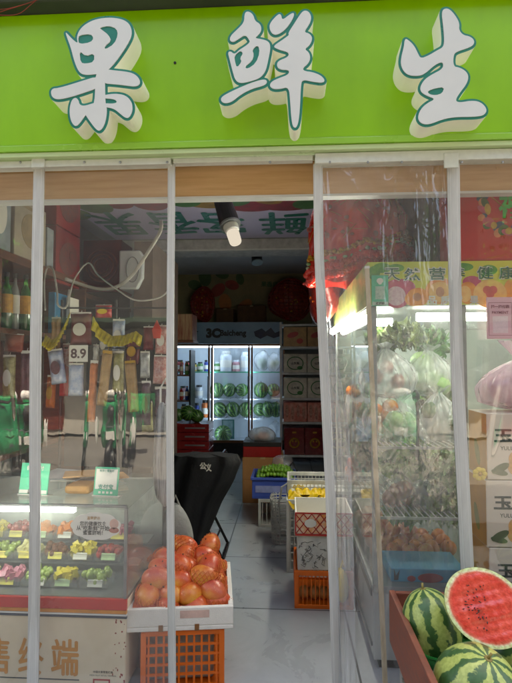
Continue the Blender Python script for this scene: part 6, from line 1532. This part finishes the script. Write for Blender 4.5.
for (x_, y_) in ((bx0+.03, by0+.04), (bx0+.03, by1-.08), (bx0+.03, by1-.4), (bx1-.08, by0+.04), (bx1-.08, by1-.08)):
    MB().box(x_, x_+.045, y_, y_+.045, 0, bz-.201).build('leg', M_leg, wb, bevel=.003)
MB().box(bx0+.034, bx0+.05, by0+.09, by1-.41, .12, .17).build('stretcher', M_leg, wb)
t = thing('lining_cloth', 'crumpled white cloth lining the watermelon bin', 'cloth')
b = MB(); b.grid(lambda u, v: (bx0+.03+.9*u, by0+.03+.8*v, bz-.178+.012*math.sin(u*19)*math.sin(v*13)+.15*max(0, .09-u)*8*(1+.12*math.sin(v*20))), 60, 50); b.build('cloth', mat('lining', C('#c9c3b8'), .8, scale=10, amt=.15), t, smooth=True)
t = thing('green_tray', 'bright green plastic tray ring under the left watermelon', 'tray')
wl_ = P(433, 627, 1.90)
b = MB(); b.lathe((wl_.x+.02, 1.88, bz-.155), [(.07, 0), (.105, .03), (.115, .07), (.108, .07), (.098, .03), (.06, .012)], 40); b.build('dish', mat('bright green plastic', C('#128a3a'), .35, scale=10), t, smooth=True)
b = MB(); b.tube([(wl_.x+.02+.113*math.cos(u*.1571), 1.88+.113*math.sin(u*.1571), bz-.085) for u in range(40)], .005, 6, closed=True); b.build('rim', mat('bright green plastic', C('#128a3a')), t)
M_big = melon_mat('melon light', C('#b3c068'), C('#3a6230'), n=9, w=.56, k=9)
def big_melon(label, c_, r_, rot, stem=True):
    t = thing('watermelon', label, 'watermelon', (0, 0, 0))
    MB().ell((0, 0, 0), r_, fn=lambda d: 1+.012*math.sin(6*math.atan2(d.y, d.x))*(1-abs(d.z))-.035*max(0, abs(d.z)-.9)*10*.3, nu=56, nv=36).build('rind', M_big, t, smooth=True)
    b = MB(); b.cyl((0, 0, r_[2]*.985), (0, 0, r_[2]*.995), .012, .010, 14); b.tube([(0, 0, r_[2]*.99), (.002, .001, r_[2]+.008), (.006, .002, r_[2]+.016)], [.0045, .0038, .004], 8); b.build('stem', mat('melon stem', C('#9a8a4a'), .7), t, smooth=True)
    t.location = c_; t.rotation_euler = rot; return t
c1 = P(432, 627, 1.90); big_melon('tall pale green striped watermelon at the left of the bin, in the green tray', (c1.x, 1.90, c1.z), (.100, .100, .132), (R(-12), R(-6), .6))
c2 = P(476, 690, 1.60); big_melon('round striped watermelon nearest the viewer with its stem end up', (c2.x, 1.60, c2.z), (.122, .122, .128), (R(22), R(6), .2))
c3 = P(515, 655, 1.84); big_melon('striped watermelon half hidden behind the cut one at the bin right', (c3.x, 1.86, c3.z), (.115, .115, .12), (R(60), R(40), 1.2))
big_melon('striped watermelon lying deep in the bin under the cut one', (P(478, 650, 2.0).x+.02, 1.96, bz-.08), (.10, .10, .11), (R(80), 0, .6))
big_melon('striped watermelon at the far right inside the bin', (bx0+.80, 1.7, bz-.07), (.11, .11, .12), (R(80), 0, 1.6))
# cut half
hm = thing('cut_watermelon', 'halved watermelon with bright red flesh propped on the whole ones', 'cut watermelon', (0, 0, 0))
ra1, ra2, rd = .128, .112, .115
M_flesh_m, nt, out = newmat('melon flesh'); L = nt.links
pb = N(nt, 'ShaderNodeBsdfPrincipled'); L.new(pb.outputs[0], out.inputs[0]); pb.inputs['Roughness'].default_value = .22; pb.inputs['Coat Weight'].default_value = .9; pb.inputs['Coat Roughness'].default_value = .12
pb.inputs['Subsurface Weight'].default_value = .15; pb.inputs['Subsurface Radius'].default_value = (.02, .006, .004)
tc = N(nt, 'ShaderNodeTexCoord'); mp = N(nt, 'ShaderNodeMapping'); mp.inputs['Scale'].default_value = (1/ra1, 1/ra2, 0); L.new(tc.outputs['Object'], mp.inputs[0])
ln = N(nt, 'ShaderNodeVectorMath', operation='LENGTH'); L.new(mp.outputs[0], ln.inputs[0])
no = N(nt, 'ShaderNodeTexNoise'); no.inputs['Scale'].default_value = 22; no.inputs['Detail'].default_value = 6; L.new(tc.outputs['Object'], no.inputs['Vector'])
ad = N(nt, 'ShaderNodeMath', operation='MULTIPLY_ADD'); L.new(no.outputs[0], ad.inputs[0]); ad.inputs[1].default_value = .10; L.new(ln.outputs['Value'], ad.inputs[2])
rp = N(nt, 'ShaderNodeValToRGB'); e = rp.color_ramp.elements; e[0].position = 0; e[0].color = C('#d8402e'); e[1].position = 1; e[1].color = C('#cfd29a')
for p_, c_ in ((.35, '#d8372a'), (.62, '#e04a38'), (.85, '#dc3c2e'), (.925, '#d8604a'), (.955, '#e0b090'), (.985, '#dcd8ac')):
    k = e.new(p_); k.color = C(c_)
L.new(ad.outputs[0], rp.inputs[0])
m3 = N(nt, 'ShaderNodeTexNoise'); m3.inputs['Scale'].default_value = 90; m3.inputs['Detail'].default_value = 5; L.new(tc.outputs['Object'], m3.inputs['Vector'])
r3 = N(nt, 'ShaderNodeValToRGB'); r3.color_ramp.elements[0].position = .35; r3.color_ramp.elements[0].color = (.86, .72, .68, 1); r3.color_ramp.elements[1].position = .6; r3.color_ramp.elements[1].color = (1.12, 1.35, 1.35, 1); L.new(m3.outputs[0], r3.inputs[0])
mx = N(nt, 'ShaderNodeMixRGB', blend_type='MULTIPLY'); mx.inputs[0].default_value = .8; L.new(rp.outputs[0], mx.inputs[1]); L.new(r3.outputs[0], mx.inputs[2]); L.new(mx.outputs[0], pb.inputs['Base Color'])
bpn = N(nt, 'ShaderNodeBump'); bpn.inputs['Strength'].default_value = .5; bpn.inputs['Distance'].default_value = .006; L.new(m3.outputs[0], bpn.inputs['Height']); L.new(bpn.outputs[0], pb.inputs['Normal'])
b = MB(); nr, na = 26, 64; rq = random.Random(3)
vs = [(0, 0, .002)]; fs = []
for j in range(1, nr+1):
    rr0 = j/nr
    for i in range(na):
        a = 2*math.pi*i/na; hgt_ = (.004*math.sin(6*rr0*math.cos(a)+1)*math.cos(5*rr0*math.sin(a))+.002*math.sin(19*rr0*math.cos(a))*math.sin(17*rr0*math.sin(a)))*(1-rr0**4)
        vs.append((ra1*rr0*math.cos(a), ra2*rr0*math.sin(a), hgt_))
for i in range(na): fs.append((0, 1+i, 1+(i+1) % na))
for j in range(nr-1):
    for i in range(na): fs.append((1+j*na+i, 1+(j+1)*na+i, 1+(j+1)*na+(i+1) % na, 1+j*na+(i+1) % na))
b._add(vs, fs); b.build('flesh', M_flesh_m, hm, smooth=True)
b = MB(); b.ell((0, 0, -.0005), (ra1*1.005, ra2*1.005, rd), nu=64, nv=22, zmax=0.0, zmin=-1, cap=False); b.build('rind', melon_mat('melon half', C('#b3c068'), C('#3a6230'), n=9, w=.56, k=9), hm, smooth=True)
b = MB()
for k in range(46):
    a = rq.uniform(2.0, 5.2); rr0 = rq.uniform(.15, .62); s = rq.uniform(.6, 1.1)
    M = Matrix.Translation((ra1*rr0*math.cos(a), ra2*rr0*math.sin(a), .0045)) @ Matrix.Rotation(a, 4, 'Z')
    b._add([M @ Vector(v) for v in ((-.0045*s, 0, 0), (0, .0022*s, .0012), (.0045*s, 0, 0), (0, -.0022*s, .0012), (0, 0, .0026))], [(0, 1, 4), (1, 2, 4), (2, 3, 4), (3, 0, 4)])
b.build('seeds', mat('seeds', C('#2a1410'), .3), hm)
ch_ = P(486, 607, 1.72)
hm.location = (ch_.x, 1.72, ch_.z)
n_dir = Vector((-.16, -.90, .40)).normalized()          # flesh faces the viewer and a little up
xax = Vector((.86, -.10, -.52)); xax = (xax-n_dir*xax.dot(n_dir)).normalized(); yax = n_dir.cross(xax)
hm.rotation_euler = Matrix((xax, yax, n_dir)).transposed().to_euler()

# ================================================================== THE STREET OPPOSITE (seen in the plastic's reflections)
M_gcloth = mat('quilt green', C('#0e8f5c'), .45, C('#0a7a4c'), scale=6, bump=.4)
def make_scooter(label):
    t = thing('electric_scooter', label, 'scooter', (0, 0, 0), 'scooters parked across the street')
    for y_ in (.55, -.62):      # front wheel towards the shop (+y)
        b = MB(); b.tube([(0, y_+.21*math.cos(u*.2618), .25+.21*math.sin(u*.2618)) for u in range(24)], .045, 10, closed=True); wt = b.build('wheel', M_black, t, smooth=True)
        MB().cyl((-.05, y_, .25), (.05, y_, .25), .07, n=16).build('hub', M_steel, wt)
    MB().ell((0, -.35, .55), (.17, .42, .17), nu=24, nv=14).build('body', mat('scooter green', C('#12a060'), .3, coat=.5), t, smooth=True)
    MB().box(-.14, .14, -.62, .02, .70, .80).build('seat', M_black, t, bevel=.03)
    MB().box(-.16, .16, -.05, .38, .26, .32).build('footboard', M_black, t, bevel=.01)
    b = MB(); b.tube([(0, .55, .28), (0, .44, .6), (0, .36, 1.0)], .035, 10); b.build('fork', M_dark, t)
    b = MB(); b.tube([(-.34, .26, 1.06), (-.2, .33, 1.04), (0, .36, 1.0), (.2, .33, 1.04), (.34, .26, 1.06)], .02, 8); b.build('handlebar', M_black, t)
    b = MB(); b.grid(lambda u, v: ((u-.5)*(.66-.26*abs(v-.35)), .52-.9*(u-.5)**2+.03*math.sin(v*9)+.02*math.sin(u*14), .36+.66*v), 30, 30); b.build('leg_apron', M_gcloth, t, smooth=True, solid=.02)
    MB().ell((0, .56, .86), (.10, .07, .12), nu=20, nv=12).build('headlight', M_black, t, smooth=True)
    MB().ell((0, .48, 1.13), (.15, .05, .06), nu=20, nv=12).build('windscreen_cowl', M_white, t, smooth=True)
    for s in (-1, 1):
        MB().ell((s*.33, .47, .60), (.022, .03, .20), nu=14, nv=10).build('side_bag', M_white, t, smooth=True)
        b = MB(); b.tube([(s*.26, .30, 1.05), (s*.34, .30, 1.22)], .008, 6); b.ell((s*.36, .30, 1.26), (.06, .015, .04), nu=12, nv=8); b.build('mirror', M_black, t)
    b = MB(); b.tube([(-.16, .545, .45), (-.05, .60, .75), (.0, .60, 1.0)], .012, 6); b.tube([(.16, .545, .45), (.05, .60, .75), (.0, .60, 1.0)], .012, 6); b.tube([(-.22, .52, .70), (0, .61, .66), (.22, .52, .70)], .010, 6); b.build('crash_bar', M_steel, t)
    MB().box(-.10, .10, .575, .585, .48, .60).build('number_plate', M_white, t, bevel=.004)
    b = MB(); b.tube([(-.30, .30, 1.06), (-.2, .46, .95), (-.06, .52, .84)], .007, 6); b.tube([(.30, .30, 1.06), (.2, .46, .95), (.06, .52, .84)], .007, 6); b.build('brake_cable', M_black, t)
    MB().box(-.2, .2, -.95, -.64, .72, 1.05).build('delivery_box', mat('scooter green', C('#12a060')), t, bevel=.02)
    return t
def refl_pos(px, py):                           # where a thing must stand for its mirror image in the curtain to show there
    w = PZ(px, py, 0); return (w.x, 2*YR-w.y)
xa_, ya_ = refl_pos(116, 462)
s1 = make_scooter('green electric scooter with a quilted apron parked across the street facing the shop'); s1.location = (xa_, ya_-.3, -.12)
xb_, yb_ = refl_pos(6, 470)
s2 = dup(s1, (xb_, yb_-.3, -.12), (0, 0, R(-35)), 'green electric scooter parked turned aside across the street, near the red door')
s3 = dup(s1, (1.9, -3.4, -.12), (0, 0, R(20)), 'green electric scooter parked across the street under the dark awning')
op = thing('facing_building', 'grey rendered building across the street with dark windows and shutters', 'building', (0, -6.6, 0))
M_ren = mat('facing render', C('#aaa69d'), .85, scale=2, amt=.25)
MB().box(-9, 9, -7.2, -6.6, -.1, 2.2).build('ground_storey', M_ren, op)
MB().box(-9, 9, -7.2, -6.62, 2.2, 9).build('upper_storey', mat('dark tile', C('#1d1c1b'), .7, scale=6), op)
MB().box(-9, 9, -6.62, -5.4, 2.25, 2.36).build('awning', mat('awning green', C('#27402f'), .7), op)
for k in range(5): 
    x_ = -6.5+k*2.7; wd = MB().box(x_, x_+1.5, -6.61, -6.57, .0, 1.9).build('shutter', mat('shutter', C('#55585a'), .5, scale=3, stretch=(1, 1, 20)) if k % 2 else mat('red door', C('#6a2a22'), .6), op)
for k in range(6): MB().box(-7.5+k*2.6, -6.1+k*2.6, -6.63, -6.58, 3.2, 4.7).build('window', M_dark, op)
for k, x_ in enumerate((-7.5, 5.8)):
    t = thing('street_tree', 'dusty street tree on the far pavement, %s' % ['beyond the red door', 'beyond the last shutter'][k], 'tree', (x_, -5.6, 0), 'street trees across the road')
    b = MB(); b.tube([(x_, -5.6, -.16), (x_+.03, -5.6, 1.4), (x_-.05, -5.55, 2.9)], [.11, .08, .05], 10)
    for q_ in range(5): a = q_*1.3; b.tube([(x_, -5.6, 2.0+.15*q_), (x_+.6*math.cos(a), -5.6+.5*math.sin(a), 2.8+.15*q_)], [.035, .012], 6)
    b.build('trunk', mat('bark', C('#4a3c30'), .9), t)
    b = MB(); rq = random.Random(70+k)
    for _ in range(2200):
        d = Vector((rq.gauss(0, .55), rq.gauss(0, .4), rq.gauss(0, .5))); s = rq.uniform(.05, .1)
        M = Matrix.Translation((x_+d.x*1.3, -5.6+d.y*.9, 3.4+d.z*1.1)) @ Euler((rq.uniform(0, 6), rq.uniform(0, 6), rq.uniform(0, 6))).to_matrix().to_4x4()
        b._add([(-s, 0, 0), (0, s*.5, .01), (s, 0, 0), (0, -s*.5, .01)], [(0, 1, 2, 3)], M)
    b.build('crown', M_leaf, t, recalc=False)

# ================================================================== LIGHT
w = bpy.data.worlds.new('World'); scene.world = w; w.use_nodes = True; nt = w.node_tree; nt.nodes.clear()
sky = nt.nodes.new('ShaderNodeTexSky'); sky.sky_type = 'NISHITA'; sky.sun_disc = False
EL, AZ = 58, 20      # sun high behind the shop, street side lit
sky.sun_elevation = R(EL); sky.sun_rotation = R(AZ); sky.dust_density = 7; sky.air_density = 1.0; sky.ozone_density = .3
bg = nt.nodes.new('ShaderNodeBackground'); bg.inputs[1].default_value = .13
ou = nt.nodes.new('ShaderNodeOutputWorld'); nt.links.new(sky.outputs[0], bg.inputs[0]); nt.links.new(bg.outputs[0], ou.inputs[0])
sl = bpy.data.lights.new('sun', 'SUN'); sl.energy = 4; sl.angle = R(.5); sl.color = (1, .95, .87)
so = bpy.data.objects.new('sun', sl); COL.objects.link(so)
sd_ = Vector((math.sin(R(AZ))*math.cos(R(EL)), math.cos(R(AZ))*math.cos(R(EL)), math.sin(R(EL))))
so.rotation_euler = sd_.to_track_quat('Z', 'Y').to_euler(); so.location = (0, 0, 12)
scene.view_settings.view_transform = 'Standard'; scene.view_settings.look = 'None'; scene.view_settings.gamma = 1
scene.view_settings.use_curve_mapping = False; scene.view_settings.exposure = 2.75
try:
    scene.view_settings.use_white_balance = True; scene.view_settings.white_balance_temperature = 7600; scene.view_settings.white_balance_tint = 10
except Exception: pass
scene.render.engine = 'CYCLES'
cy = scene.cycles; cy.max_bounces = 10; cy.diffuse_bounces = 5; cy.glossy_bounces = 4; cy.transparent_max_bounces = 24; cy.transmission_bounces = 4
cy.use_denoising = True; cy.caustics_reflective = False; cy.caustics_refractive = False; cy.sample_clamp_indirect = 6
try: cy.denoiser = 'OPENIMAGEDENOISE'
except Exception: pass
